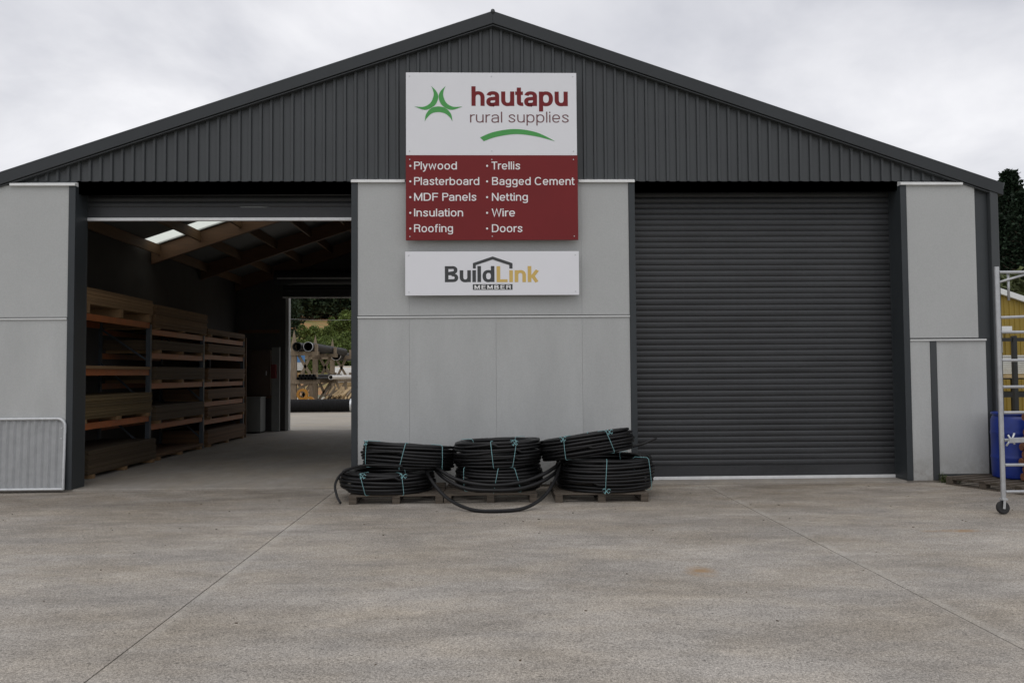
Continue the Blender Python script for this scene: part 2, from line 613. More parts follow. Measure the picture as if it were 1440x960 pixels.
def thing(name, label, cat, loc=(0, 0, 0), rz=0.0, group=None):
    o = bpy.data.objects.new(name, None)
    o.empty_display_size = 0.2
    COL.objects.link(o)
    o.location = loc
    o.rotation_euler = (0, 0, rz)
    return tag(o, label, cat, group)


def box(name, material, parent, x0, x1, y0, y1, z0, z1, bevel=0.0):
    """box with its origin at its own centre so that object texture coordinates differ"""
    c = Vector(((x0 + x1) / 2, (y0 + y1) / 2, (z0 + z1) / 2))
    o = MB().box(x0 - c.x, x1 - c.x, y0 - c.y, y1 - c.y, z0 - c.z, z1 - c.z).build(name, material, parent, bevel=bevel)
    o.location = c
    return o


# ------------------------------------------------------------------ ground
g = MB()
g.v = [(-900, -300, -0.09), (900, -300, -0.09), (900, 900, -0.09), (-900, 900, -0.09)]
g.f = [(0, 1, 2, 3)]
tag(g.build('ground', 'ground_gravel'), kind='structure')

yard = box('yard', 'joint_fill', None, -16, 16, -22, -0.05, -0.085, -0.038)
tag(yard, kind='structure')
yl = yard.location
for x0, x1 in ((-16, -2.084), (-2.076, 2.986), (2.994, 16)):
    for y0, y1 in ((-22, -12.006), (-11.994, -0.052)):
        o = MB().box(x0 - yl.x, x1 - yl.x, y0 - yl.y, y1 - yl.y, -0.0375 - yl.z, -0.03 - yl.z).build('concrete_slab', 'yard_concrete', yard, bevel=0.006)
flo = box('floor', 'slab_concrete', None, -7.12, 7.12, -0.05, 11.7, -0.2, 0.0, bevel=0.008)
tag(flo, kind='structure')
ry = box('rear_yard', 'rear_concrete', None, -40, 40, 11.703, 46, -0.2, -0.03)
tag(ry, kind='structure')

# ------------------------------------------------------------------ warehouse
APX, APZ, SL = 0.09, 6.625, 0.3372
CLZ = 4.235          # bottom edge of the gable cladding
DEP = 11.6
wh = thing('warehouse', 'charcoal steel warehouse with gabled ribbed cladding, pale grey wall panels and two roller doors', 'warehouse')


def roofz(x, d=0.0):
    return APZ - SL * abs(x - APX) - d


# ribbed gable cladding, sheets of five ribs
pitch = 0.1465
ribw, ribd = 0.020, 0.030
nrib = 5


def clad_sheet(i0):
    mb = MB()
    xs = []
    for k in range(nrib):
        x = APX + (i0 + k) * pitch
        xs += [(x, 0.0), (x + pitch - 0.056, 0.0), (x + pitch - 0.046, -ribd), (x + pitch - 0.014, -ribd), (x + pitch - 0.003, 0.0)]
    xs.append((APX + (i0 + nrib) * pitch, 0.0))
    # split at the ridge so that the top follows both slopes
    lo = CLZ
    pts = [(x, y, roofz(x, 0.10)) for x, y in xs if roofz(x, 0.10) > lo + 0.005]
    if len(pts) < 2:
        return
    for x, y, z in pts:
        mb.v += [(x, y + 0.0, lo), (x, y + 0.0, z)]
    for i in range(len(pts) - 1):
        mb.f.append((2 * i, 2 * i + 2, 2 * i + 3, 2 * i + 1))
    o = mb.build('cladding_sheet', 'dark_steel', wh)
    sm = o.modifiers.new('thickness', 'SOLIDIFY')
    sm.thickness = 0.003
    sm.offset = -1


for i0 in range(-50, 50, nrib):
    clad_sheet(i0)
# wall behind the cladding
MB().prism([(-7.0, CLZ + 0.02), (7.0, CLZ + 0.02), (7.0, roofz(7.0, 0.18)), (APX, roofz(APX, 0.18)), (-7.0, roofz(-7.0, 0.18))], 0.012, 0.10).build('gable_wall', 'reveal_steel', wh)

# barge flashings, ridge cap, roof
for s in (-1, 1):
    xe = APX + s * 7.225
    for nm, y0, y1, d0, d1, mt in (('barge_flashing', -0.115, 0.02, 0.0, 0.178, 'barge_steel'),):
        a = [(APX, roofz(APX, d1)), (xe, roofz(xe, d1)), (xe, roofz(xe, d0)), (APX, roofz(APX, d0))]
        if s < 0:
            a = a[::-1]
        MB().prism(a, y0, y1).build(nm, mt, wh, bevel=0.006)
    for (y0, y1, nm, mt) in ((0.02, 4.92, 'roof_sheet', 'roof_foil'), (4.92, 5.56, 'skylight' if s < 0 else 'roof_sheet', 'translucent_sheet' if s < 0 else 'roof_foil'), (5.56, DEP, 'roof_sheet', 'roof_foil')):
        a = [(APX, roofz(APX, 0.05)), (xe, roofz(xe, 0.05)), (xe, roofz(xe, 0.02)), (APX, roofz(APX, 0.02))]
        if s < 0:
            a = a[::-1]
        MB().prism(a, y0, y1).build(nm, mt, wh)
MB().tube([(APX, -0.125, APZ - 0.008), (APX, DEP, APZ - 0.008)], 0.03, 8).build('ridge_cap', 'dark_steel', wh, smooth=True)
# a small fold line on the barge under its lower edge
for s in (-1, 1):
    xe = APX + s * 7.1
    a = [(APX, roofz(APX, 0.20)), (xe, roofz(xe, 0.20)), (xe, roofz(xe, 0.187)), (APX, roofz(APX, 0.187))]
    if s < 0:
        a = a[::-1]
    MB().prism(a, -0.095, -0.005).build('barge_lip', 'dark_steel', wh)

# front wall panels  (x0, x1, z0, z1)
JZ = 2.335
PY0, PY1 = -0.065, -0.02
pan = []
for x0, x1 in ((-1.806, -1.092), (-1.092, 0.108), (0.108, 1.308), (1.308, 1.978)):
    pan.append((x0, x1, JZ + 0.014, 4.215, 'panel_paint'))
    pan.append((x0, x1, 0.005, JZ - 0.026, 'panel_paint_low'))
pan += [(-7.0, -5.762, JZ + 0.014, 4.165, 'panel_paint'), (-7.0, -5.762, 0.005, JZ - 0.026, 'panel_paint_low'),
        (5.938, 6.925, 1.995, 4.175, 'panel_paint'), (5.938, 6.222, 0.0, 1.949, 'panel_paint_low')]
for x0, x1, z0, z1, mt in pan:
    box('wall_panel', mt, wh, x0 + 0.0018, x1 - 0.0018, PY0, PY1, z0, z1)
box('wall_panel', 'panel_paint_low', wh, 6.325, 7.03, PY0 + 0.012, PY1, 0.085, 1.949)
for x0, x1 in ((-7.0, -5.69), (-1.88, 2.05), (5.87, 7.05)):
    box('wall_backing', 'panel_paint_low', wh, x0, x1, -0.062 + 0.004, 0.2, 0.0, 4.16) if False else box('wall_backing', 'reveal_steel', wh, x0, x1, PY1 + 0.002, 0.22, 0.0, 4.23)
for xs_ in (-1.092, 0.108, 1.308):
    for z0, z1 in ((0.005, JZ - 0.026), (JZ + 0.014, 4.215)):
        box('joint_sealant', 'panel_paint_low', wh, xs_ - 0.0016, xs_ + 0.0016, PY0 + 0.004, PY1 - 0.001, z0, z1)
# joint mouldings and base flashing
for x0, x1, z in ((-7.0, -5.765, JZ), (-1.806, 1.978, JZ), (5.938, 7.03, 1.975)):
    box('joint_flashing', 'flash_grey', wh, x0, x1, PY0 - 0.016, PY1, z - 0.024, z + 0.002, bevel=0.003)
box('base_flashing', 'reveal_steel', wh, 6.325, 7.05, PY0 + 0.01, PY1 - 0.003, 0.06, 0.083)
box('wall_foot', 'slab_concrete', wh, 6.32, 7.05, -0.062, 0.0, -0.05, 0.058)
# white cap flashings over the panels: sloped ledge
for x0, x1, z in ((-6.55, -5.665, 4.205), (-1.893, -1.15, 4.25), (1.275, 2.065, 4.25), (5.845, 6.74, 4.213)):
    MB().extrude_x([(-0.004, z - 0.05), (-0.105, z - 0.05), (-0.105, z - 0.018), (-0.012, z + 0.012)], x0, x1, closed=True, caps=True).build('cap_flashing', 'white_trim', wh)
# dark trims beside the doors: face strip and return
for xf0, xf1 in ((-5.76, -5.668), (-1.892, -1.808), (1.980, 2.066), (5.848, 5.936)):
    box('door_trim', 'trim_steel', wh, xf0, xf1, -0.078, 0.24, 0.0, 4.195, bevel=0.004)
box('corner_strip', 'dark_steel', wh, 6.226, 6.316, -0.07, PY1, 0.0, 1.948, bevel=0.004)
box('corner_post', 'reveal_steel', wh, 6.93, 7.125, -0.022, 0.2, 1.99, 4.20)
box('corner_post', 'reveal_steel', wh, 7.034, 7.125, -0.022, 0.2, 0.0, 1.985)
box('downpipe', 'dark_steel', wh, 7.128, 7.245, -0.10, 0.02, 0.0, 4.085, bevel=0.012)
MB().prism([(7.10, 4.085), (7.315, 4.085), (7.345, 4.19), (7.10, 4.19)], -0.112, DEP).build('gutter', 'dark_steel', wh, bevel=0.004)
MB().prism([(-7.10, 4.09), (-7.10, 4.20), (-7.18, 4.20), (-7.15, 4.09)], -0.112, DEP).build('gutter', 'dark_steel', wh, bevel=0.004)

# side and rear walls
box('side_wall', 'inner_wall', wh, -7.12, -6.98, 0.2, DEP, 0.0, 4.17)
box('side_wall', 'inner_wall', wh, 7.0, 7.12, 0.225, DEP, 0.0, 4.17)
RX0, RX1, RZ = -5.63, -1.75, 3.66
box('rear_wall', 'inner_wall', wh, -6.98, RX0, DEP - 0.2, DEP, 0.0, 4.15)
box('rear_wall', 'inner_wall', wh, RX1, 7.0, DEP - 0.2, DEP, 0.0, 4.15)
MB().prism([(-6.98, 4.152), (6.98, 4.152), (6.98, roofz(6.98, 0.06)), (APX, roofz(APX, 0.06)), (-6.98, roofz(-6.98, 0.06))], DEP - 0.2, DEP).build('rear_gable', 'inner_wall', wh)
box('rear_door_jamb', 'panel_paint', wh, RX0 + 0.002, RX0 + 0.09, DEP - 0.17, DEP + 0.06, 0.0, RZ + 0.5, bevel=0.004)
box('rear_door_jamb', 'panel_paint', wh, RX1 - 0.09, RX1 - 0.002, DEP - 0.17, DEP + 0.06, 0.0, RZ + 0.5, bevel=0.004)
for z in (0.9, 1.8, 2.7):
    box('wall_girt', 'rafter_wood', wh, -6.9, RX0 - 0.15, DEP - 0.255, DEP - 0.205, z, z + 0.09)

# timber rafters and purlins
for y in (0.34, 5.62, 8.5, 11.2):
    for s in (-1, 1):
        xe = APX + s * 7.05
        a = [(APX, roofz(APX, 0.40)), (xe, roofz(xe, 0.40)), (xe, roofz(xe, 0.06)), (APX, roofz(APX, 0.06))]
        if s < 0:
            a = a[::-1]
        MB().prism(a, y, y + 0.09).build('rafter', 'rafter_wood', wh)
for y0, y1 in ((0.435, 5.615), (5.715, 8.495), (8.595, 11.195)):
    for s in (-1, 1):
        for k in range(9):
            x = APX + s * (0.25 + 0.83 * k)
            z = roofz(x, 0.06)
            o = box('purlin', 'purlin_wood', wh, x - 0.025, x + 0.025, y0, y1, z - 0.20, z)


# roller doors
def roller_door(label, x0, x1, yc, z0, z1, face=-1, slat=0.0825, plain=0.15):
    d = MB()
    d.extrude_x([(yc - 0.012, z0 + 0.045), (yc - 0.012, z0 + 0.045 + plain), (yc + 0.012, z0 + 0.045 + plain), (yc + 0.012, z0 + 0.045)], x0, x1, closed=True, caps=True)
    root = d.build('roller_door', 'door_steel', wh)
    root['label'] = label
    box('bottom_rail', 'bright_rail', root, x0, x1, yc - 0.03, yc + 0.03, z0, z0 + 0.043, bevel=0.004)
    p = []
    for i in range(7):
        t = i / 6
        p.append((yc - 0.004 - 0.011 * math.sin(math.pi * min(1, t * 1.02)) ** 0.6 * (0.75 + 0.25 * t), t * (slat - 0.007)))
    p += [(yc + 0.008, slat - 0.005), (yc + 0.008, slat), (yc - 0.006, slat)]
    me = MB().extrude_x(p, x0, x1).mesh('slat', 'door_steel')
    z = z0 + 0.045 + plain + 0.002
    srnd = random.Random(int(x0 * 10))
    while z < z1:
        o = link(me, 'slat', root)
        o.location.z = z
        o.location.y = srnd.uniform(-0.0018, 0.0018)
        o.rotation_euler.y = srnd.uniform(-0.0004, 0.0004)
        z += slat
    return root


roller_door('closed charcoal roller door', 2.02, 5.90, 0.30, 0.002, 4.42)
roller_door('raised charcoal roller door', -5.72, -1.85, 0.30, 3.738, 4.45)
roller_door('half raised rear roller door', RX0 - 0.05, RX1 + 0.05, DEP - 0.27, RZ, 4.35)
for xa, xb in ((-5.76, -5.672), (-1.89, -1.83), (1.99, 2.062), (5.852, 5.93)):
    box('door_guide', 'reveal_steel', wh, xa, xb, 0.243, 0.285, 0.0, 4.23)
MB().tube([(RX0 - 0.2, DEP - 0.5, 4.2), (RX1 + 0.2, DEP - 0.5, 4.2)], 0.2, 14).build('door_drum', 'door_steel', wh, smooth=True, auto=True)
box('drum_rail', 'alu', wh, RX0 - 0.1, RX1 + 0.1, DEP - 0.72, DEP - 0.70, 4.14, 4.18)

# ------------------------------------------------------------------ sign boards
SY = -0.185


def sign_pt(px, py, Y=SY):
    p = at(px, py, Y)
    return (p.x, p.z)


def arc(cx, cy, rx, ry, a0, a1, n=14):
    q = lambda v: math.copysign(abs(v) ** 0.86, v)
    return [(cx + rx * q(math.cos(R(a0 + (a1 - a0) * i / n))), cy + ry * q(math.sin(R(a0 + (a1 - a0) * i / n)))) for i in range(n + 1)]


def glyph(c, w):
    """grotesque letter drawn with strokes of width w; cap height 1; gives (width, strokes)"""
    h, X = w / 2, 0.74
    if c == ' ':
        return 0.24, []
    if c in 'il\u0131I':
        k = [[(h, 0), (h, 1.0 if c in 'lI' else X)]]
        if c == 'i':
            k.append([(h, 0.865), (h, 1.0)])
        return w, k
    if c in 'hn':
        W = 0.56
        return W, [[(h, 0), (h, 1.0 if c == 'h' else X)], arc(W / 2, 0.42, W / 2 - h, X + 0.012 - h - 0.42, 180, 0) + [(W - h, 0)]]
    if c == 'm':
        W = 0.50
        return 2 * W - w, [[(h, 0), (h, X)], arc(W / 2, 0.46, W / 2 - h, X + 0.012 - h - 0.46, 180, 0) + [(W - h, 0)],
                           arc(W * 1.5 - w, 0.46, W / 2 - h, X + 0.012 - h - 0.46, 180, 0) + [(2 * W - w - h, 0)]]
    if c == 'u':
        W = 0.56
        return W, [[(h, X)] + arc(W / 2, 0.32, W / 2 - h, 0.332 - h, 180, 360), [(W - h, 0), (W - h, X)]]
    if c == 'r':
        return 0.35, [[(h, 0), (h, X)], arc(h + 0.25, 0.42, 0.25, X + 0.01 - h - 0.42, 180, 82)]
    if c == 'a':
        W = 0.56
        return W, [arc(W / 2, 0.49, W / 2 - h - 0.01, X + 0.012 - h - 0.49, 168, 0) + [(W - h - 0.01, 0)],
                   [(W - h - 0.01, 0.45 - h * 0.6)] + arc(0.25, 0.215, 0.25 - h, 0.235 - h * 0.9, 90, 270) + arc(0.25, 0.215, W - h - 0.26, 0.227 - h, 270, 350)]
    if c in 'bdpo':
        W = 0.60
        k = [arc(W / 2, X / 2, W / 2 - h, X / 2 + 0.012 - h, 0, 360, 28)]
        if c == 'b':
            k.append([(h, 0), (h, 1)])
        if c == 'd':
            k.append([(W - h, 0), (W - h, 1)])
        if c == 'p':
            k.append([(h, -0.28), (h, X)])
        return W, k
    if c == 'g':
        W = 0.58
        return W, [arc(W / 2, X / 2 + 0.02, W / 2 - h, X / 2 - 0.01 - h, 0, 360, 28), [(W - h, X)] + arc(W / 2, -0.07, W / 2 - h, 0.22 - h, 0, -160)]
    if c == 'e':
        W = 0.59
        return W, [arc(W / 2, X / 2, W / 2 - h, X / 2 + 0.012 - h, 0, 322, 28), [(h, X / 2 - 0.01), (W - h * 0.6, X / 2 - 0.01)]]
    if c == 's':
        W = 0.52
        return W, [spline([(W - h - 0.01, 0.52), (W * 0.80, 0.66 - h * 0.3), (W / 2, X + 0.012 - h), (h + 0.04, 0.64 - h * 0.2), (h + 0.06, 0.49), (W / 2, 0.385), (W - h - 0.04, 0.27), (W - h - 0.03, 0.12 + h * 0.2), (W / 2, h - 0.012), (h + 0.04, 0.09 + h * 0.2), (h, 0.22)], 5)]
    if c == 't':
        return 0.34, [[(0.07 + h, 0.94), (0.07 + h, 0.2)] + arc(0.22 + h, 0.18, 0.15, 0.18 - h, 180, 265, 6) + [(0.34, h + 0.005)], [(0, X - h), (0.33, X - h)]]
    if c == 'f':
        return 0.34, [[(0.07 + h, 0), (0.07 + h, 0.80)] + arc(0.21 + h, 0.81, 0.14, 0.20 - h, 180, 95, 6) + [(0.34, 1.005 - h)], [(0, X - h), (0.32, X - h)]]
    if c == 'k':
        return 0.55, [[(h, 0), (h, 1)], [(0.48, X), (w, 0.27)], [(0.20 + h * 0.3, 0.43), (0.55 - h * 1.1, 0)]]
    if c == 'w':
        return 0.84, [[(h, X), (0.22, h * 0.7), (0.42, X - h * 0.7), (0.62, h * 0.7), (0.84 - h, X)]]
    if c == 'y':
        return 0.56, [[(h, X), (0.285, 0.06)], [(0.56 - h, X), (0.27, -0.03), (0.22, -0.17), (0.14, -0.28 + h), (0.05, -0.28 + h)]]
    if c == 'B':
        W = 0.67
        return W, [[(h, 0), (h, 1)], [(h, 1 - h), (0.36, 1 - h)] + arc(0.38, 0.765 - h * 0.15, W - 0.42 - h, 0.235 - h * 0.8, 88, -88, 10) + [(h, 0.53)],
                   [(h, 0.52), (0.38, 0.52)] + arc(0.40, 0.265 + h * 0.1, W - 0.40 - h, 0.26 - h * 0.9, 88, -88, 10) + [(h, h)]]
    if c == 'C':
        return 0.74, [arc(0.38, 0.5, 0.38 - h, 0.515 - h, 38, 322, 26)]
    if c == 'D':
        return 0.71, [[(h, 0), (h, 1)], [(h, 1 - h)] + arc(0.30, 0.5, 0.41 - h, 0.5 - h, 90, -90, 18) + [(h, h)]]
    if c in 'EFL':
        W = {'E': 0.62, 'F': 0.57, 'L': 0.54}[c]
        k = [[(h, 0), (h, 1)]]
        if c in 'EF':
            k += [[(h, 1 - h), (W, 1 - h)], [(h, 0.52), (W - 0.05, 0.52)]]
        if c in 'EL':
            k.append([(h, h), (W, h)])
        return W, k
    if c == 'M':
        W = 0.80
        return W, [[(h, 0), (h, 1)], [(h, 1 - h * 0.3), (W / 2, 0.04 + h), (W - h, 1 - h * 0.3)], [(W - h, 0), (W - h, 1)]]
    if c == 'N':
        W = 0.70
        return W, [[(h, 0), (h, 1)], [(h, 1 - h * 0.3), (W - h, h * 0.3)], [(W - h, 0), (W - h, 1)]]
    if c in 'PR':
        W = 0.63 if c == 'P' else 0.68
        k = [[(h, 0), (h, 1)], [(h, 1 - h)] + arc(0.37, 0.73, W - 0.37 - h, 0.27 - h, 90, -90, 12) + [(h, 0.46 + h)]]
        if c == 'R':
            k.append([(0.38, 0.47 + h)] + arc(0.40, 0.34, W - h - 0.45, 0.12 + h, 80, 0, 6) + [(W - h, 0)])
        return W, k
    if c == 'T':
        return 0.62, [[(0, 1 - h), (0.62, 1 - h)], [(0.31, 0), (0.31, 1 - h)]]
    if c == 'W':
        return 1.0, [[(h, 1), (0.27, h * 0.6), (0.50, 1 - h * 0.6), (0.73, h * 0.6), (1 - h, 1)]]
    return 0.5, []


def strip(pts, w):
    pts = [Vector((p[0], p[1])) for p in pts]
    closed = (pts[0] - pts[-1]).length < 1e-4
    if closed:
        pts = pts[:-1]
    k, vv = len(pts), []
    for i, p in enumerate(pts):
        a = pts[i - 1] if (i or closed) else None
        b = pts[(i + 1) % k] if (i < k - 1 or closed) else None
        d0 = (p - a).normalized() if a is not None and (p - a).length > 1e-6 else None
        d1 = (b - p).normalized() if b is not None and (b - p).length > 1e-6 else None
        d = (d0 or d1) + (d1 or d0)
        d.normalize()
        nn = Vector((-d.y, d.x))
        ref = d1 or d0
        q = max(0.45, abs(nn.dot(Vector((-ref.y, ref.x)))))
        vv += [p + nn * (w / 2 / q), p - nn * (w / 2 / q)]
    ff = [(2 * i, 2 * i + 1, (2 * i + 3) % (2 * k), (2 * i + 2) % (2 * k)) for i in range(k if closed else k - 1)]
    return vv, ff


def lettering(body, px0, px1, pyc, pyb, material, parent, w=0.125, gap=0.115, Y=None):
    """one word: px0..px1 its width, pyc cap line, pyb base line in the photograph"""
    Y = SY - 0.0012 if Y is None else Y
    x, strokes = 0.0, []
    for i, c in enumerate(body):
        W, ks = glyph(c, w)
        g_ = gap
        if i + 1 < len(body) and (c in 'rtTPFWyk' or body[i + 1] in 'twyW'):
            g_ = gap * 0.55
        strokes += [[(p[0] + x, p[1]) for p in k] for k in ks]
        x += W + g_
    tot = x - g_
    X0, X1 = sign_pt(px0, pyb, Y)[0], sign_pt(px1, pyb, Y)[0]
    Zb, Zc = sign_pt((px0 + px1) / 2, pyb, Y)[1], sign_pt((px0 + px1) / 2, pyc, Y)[1]
    sx, sy = (X1 - X0) / tot, Zc - Zb
    mb = MB()
    for i, k in enumerate(strokes):
        vv, ff = strip(k, w)
        b = len(mb.v)
        mb.v += [(X0 + v.x * sx, Y - 0.00012 * (i % 7), Zb + v.y * sy) for v in vv]
        mb.f += [tuple(b + q for q in f) for f in ff]
    return mb.build('lettering', material, parent)


def spline(pts, n=8):
    res = []
    k = len(pts)
    for i in range(k - 1):
        p0, p1, p2, p3 = pts[max(i - 1, 0)], pts[i], pts[i + 1], pts[min(i + 2, k - 1)]
        for j in range(n):
            t = j / n
            res.append(tuple(0.5 * (2 * p1[a] + (p2[a] - p0[a]) * t + (2 * p0[a] - 5 * p1[a] + 4 * p2[a] - p3[a]) * t * t + (3 * p1[a] - p0[a] - 3 * p2[a] + p3[a]) * t ** 3) for a in range(2)))
    res.append(pts[-1])
    return res


def ribbon(name, up_pts, lo_pts, conv, material, parent):
    """flat shape between an upper and a lower edge, both running the same way"""
    a, b = spline(up_pts), spline(lo_pts)
    mb = MB()
    A = [sign_pt(*conv(*p)) for p in a]
    B = [sign_pt(*conv(*p)) for p in b]
    n = min(len(A), len(B))
    for i in range(n):
        mb.v += [(A[i][0], SY - 0.0025, A[i][1]), (B[i][0], SY - 0.0025, B[i][1])]
    for i in range(n - 1):
        mb.f.append((2 * i, 2 * i + 1, 2 * i + 3, 2 * i + 2))
    o = mb.build(name, material, parent)
    sm = o.modifiers.new('thickness', 'SOLIDIFY')
    sm.thickness = 0.001
    sm.offset = 0
    return o


c1 = lambda x, y: (560 + x / 5.333, 90 + y / 5.333)
c2 = lambda x, y: (560 + x / 5.333, 250 + y / 5.333)
sx0, sx1 = sign_pt(571, 220)[0], sign_pt(811.5, 220)[0]
szt, szm, szb = sign_pt(690, 102.5)[1], sign_pt(690, 218.5)[1], sign_pt(690, 337.5)[1]
sg = thing('shop_sign', 'large square white and dark red sign board with green logo on the gable', 'sign', ((sx0 + sx1) / 2, SY, szb))
sg_off = Vector(sg.location)


def under(o, root):
    o.location -= Vector(root.location)
    return o


under(box('upper_board', 'sign_white', sg, sx0, sx1, SY, SY + 0.03, szm + 0.001, szt, bevel=0.002), sg)
under(box('lower_board', 'sign_red', sg, sx0 - 0.004, sx1 + 0.006, SY, SY + 0.03, szb, szm - 0.001, bevel=0.002), sg)
for x in (sx0 + 0.3, (sx0 + sx1) / 2, sx1 - 0.3):
    under(box('mounting_batten', 'dark_steel', sg, x - 0.03, x + 0.03, SY + 0.031, -0.031, szb + 0.1, szt - 0.1), sg)
under(lettering('hautapu', 663, 798.5, 121.8, 149.3, 'red_ink', sg, 0.178, 0.07), sg)
under(lettering('rural', 661, 706.3, 157.3, 172.5, 'plum_ink', sg, 0.095, 0.13), sg)
under(lettering('supplies', 715, 800, 157.3, 172.5, 'plum_ink', sg, 0.095, 0.13), sg)
L1 = [(248, 168), (285, 205), (300, 250), (275, 310), (205, 345), (122, 320)]
L2 = [(248, 168), (263, 205), (264, 245), (240, 295), (190, 322), (122, 320)]
mir = lambda p: (603 - p[0], p[1])
under(ribbon('logo_crescent', L2, L1, c1, 'green_ink', sg), sg)
under(ribbon('logo_crescent', [mir(p) for p in L2], [mir(p) for p in L1], c1, 'green_ink', sg), sg)
under(ribbon('logo_crescent', [(199, 432), (210, 375), (250, 332), (302, 320), (354, 332), (395, 375), (407, 432)],
             [(199, 432), (216, 405), (252, 372), (302, 362), (350, 372), (388, 402), (407, 432)], c1, 'green_ink', sg), sg)
under(ribbon('swoosh', [(614, 552), (720, 510), (880, 489), (1040, 515), (1176, 580)],
             [(642, 580), (735, 548), (880, 527), (1030, 543), (1176, 580)], c1, 'green_ink', sg), sg)
rows = [238.4, 260.2, 282.4, 304.4, 326.4]
words = (('Plywood', 582.3, 642.5, 0), ('Plasterboard', 582.3, 674, 1), ('MDF', 582.3, 616.2, 2), ('Panels', 622, 670, 2), ('Insulation', 582.3, 651.3, 3), ('Roofing', 582.3, 637, 4),
         ('Trellis', 691.2, 731.6, 0), ('Bagged', 692, 746.3, 1), ('Cement', 752, 808, 1), ('Netting', 691.8, 742.3, 2), ('Wire', 691.4, 724.4, 3), ('Doors', 691.8, 734.8, 4))
for t_, x0, x1, k in words:
    under(lettering(t_, x0, x1, rows[k] - 11, rows[k], 'white_ink', sg, 0.125, 0.12), sg)
for b in rows:
    for x in (577, 685):
        cx, cz = sign_pt(x, b - 5)
        mb = MB().lathe([(0.0145, 0), (0.0145, 0.003)], 12, Matrix.Translation((cx, SY - 0.0005, cz)) @ Matrix.Rotation(R(90), 4, 'X'))
        under(mb.build('bullet', 'white_ink', sg), sg)

bx0, bx1 = sign_pt(569.8, 385)[0], sign_pt(814.3, 385)[0]
bzt, bzb = sign_pt(690, 353.5)[1], sign_pt(690, 415)[1]
sb = thing('member_sign', 'long low white sign board with black and gold lettering under a roof outline', 'sign', ((bx0 + bx1) / 2, SY, bzb))
under(box('board', 'sign_white', sb, bx0, bx1, SY, SY + 0.03, bzb, bzt, bevel=0.002), sb)
for x in (bx0 + 0.4, bx1 - 0.4):
    under(box('mounting_batten', 'dark_steel', sb, x - 0.03, x + 0.03, SY + 0.031, PY0 - 0.003, bzb + 0.08, bzt - 0.08), sb)
under(lettering('Bu\u0131ld', 625.6, 695.4, 374.1, 396.6, 'black_ink', sb, 0.18, 0.075), sb)
under(lettering('L\u0131nk', 698.4, 757.8, 374.1, 396.6, 'gold_ink', sb, 0.18, 0.085), sb)
hp = [sign_pt(*c2(*p)) for p in ((560, 680), (582, 680), (582, 655), (708, 613), (833, 655), (833, 680), (857, 680), (857, 640), (708, 590), (560, 640))]
mb = MB()
mb.v = [(x, SY - 0.0025, z) for x, z in hp]
mb.f = [(0, 1, 2, 9), (9, 2, 3, 8), (8, 3, 4, 7), (7, 4, 5, 6)]
o = under(mb.build('roof_outline', 'black_ink', sb), sb)
sm = o.modifiers.new('thickness', 'SOLIDIFY'); sm.thickness = 0.001; sm.offset = 0
q0, q1 = sign_pt(*c2(560, 840)), sign_pt(*c2(857, 797))
under(box('name_bar', 'black_ink', sb, q0[0], q1[0], SY - 0.002, SY - 0.0004, q0[1], q1[1]), sb)
under(lettering('MEMBER', 560 + 572 / 5.333, 560 + 845 / 5.333, 250 + 804 / 5.333, 250 + 834 / 5.333, 'white_ink', sb, 0.17, 0.24, SY - 0.0035), sb)


for root, xs_, zs_ in ((sg, (sx0 + 0.05, (sx0 + sx1) / 2, sx1 - 0.05), (szb + 0.05, szm - 0.06, szm + 0.06, szt - 0.05)), (sb, (bx0 + 0.05, bx1 - 0.05), (bzb + 0.05, bzt - 0.05))):
    for x in xs_:
        for z in zs_:
            under(MB().lathe([(0.009, 0.0), (0.008, 0.003), (0.004, 0.005)], 10, Matrix.Translation((x, SY - 0.0005, z)) @ Matrix.Rotation(R(90), 4, 'X')).build('screw', 'galv', root, smooth=True), root)


# ------------------------------------------------------------------ leaning gate, bottom left
gt = thing('farm_gate', 'low galvanised pipe framed gate with ribbed sheet leaning on the left wall panel', 'gate', (-6.6, -0.13, -0.02))
gx0, gx1, gz0, gz1, gr = -0.85, 0.845, 0.03, 0.985, 0.10
pth = [(gx0, 0, gz0), (gx1, 0, gz0)]
pth = [(gx1, 0, gz0 + 0.0), (gx1, 0, gz1 - gr)]
for i in range(1, 8):
    a = R(90) * i / 7
    pth.append((gx1 - gr + gr * math.cos(a), 0, gz1 - gr + gr * math.sin(a)))
pth += [(gx0 + gr, 0, gz1)]
for i in range(1, 8):
    a = R(90) * i / 7
    pth.append((gx0 + gr - gr * math.sin(a), 0, gz1 - gr + gr * math.cos(a)))
pth += [(gx0, 0, gz0)]
MB().tube(pth, 0.019, 10).build('frame', 'galv', gt, smooth=True, auto=True)
MB().tube([(gx0, 0, gz0 + 0.008), (gx1, 0, gz0 + 0.008)], 0.019, 10).build('bottom_rail', 'galv', gt, smooth=True, auto=True)
mb = MB()
nseg = int((gx1 - gx0) / 0.0235)
for i in range(nseg + 1):
    x = gx0 + (gx1 - gx0) * i / nseg
    ph = (i % 4)
    y = (0.012, 0.012, 0.002, -0.014)[ph]
    zt = gz1
    if x > gx1 - gr:
        zt = gz1 - gr + math.sqrt(max(0, gr * gr - (x - gx1 + gr) ** 2))
    mb.v += [(x, y + 0.012, gz0), (x, y + 0.012, zt)]
for i in range(nseg):
    mb.f.append((2 * i, 2 * i + 2, 2 * i + 3, 2 * i + 1))
mb.build('ribbed_sheet', 'galv_sheet', gt)
for z in (0.72, 0.86):
    MB().tube([(gx1 - 0.03, -0.01, z), (gx1 - 0.03, -0.035, z)], 0.008, 8).build('hinge_bolt', 'galv', gt)
gt.rotation_euler.x = R(-2.0)


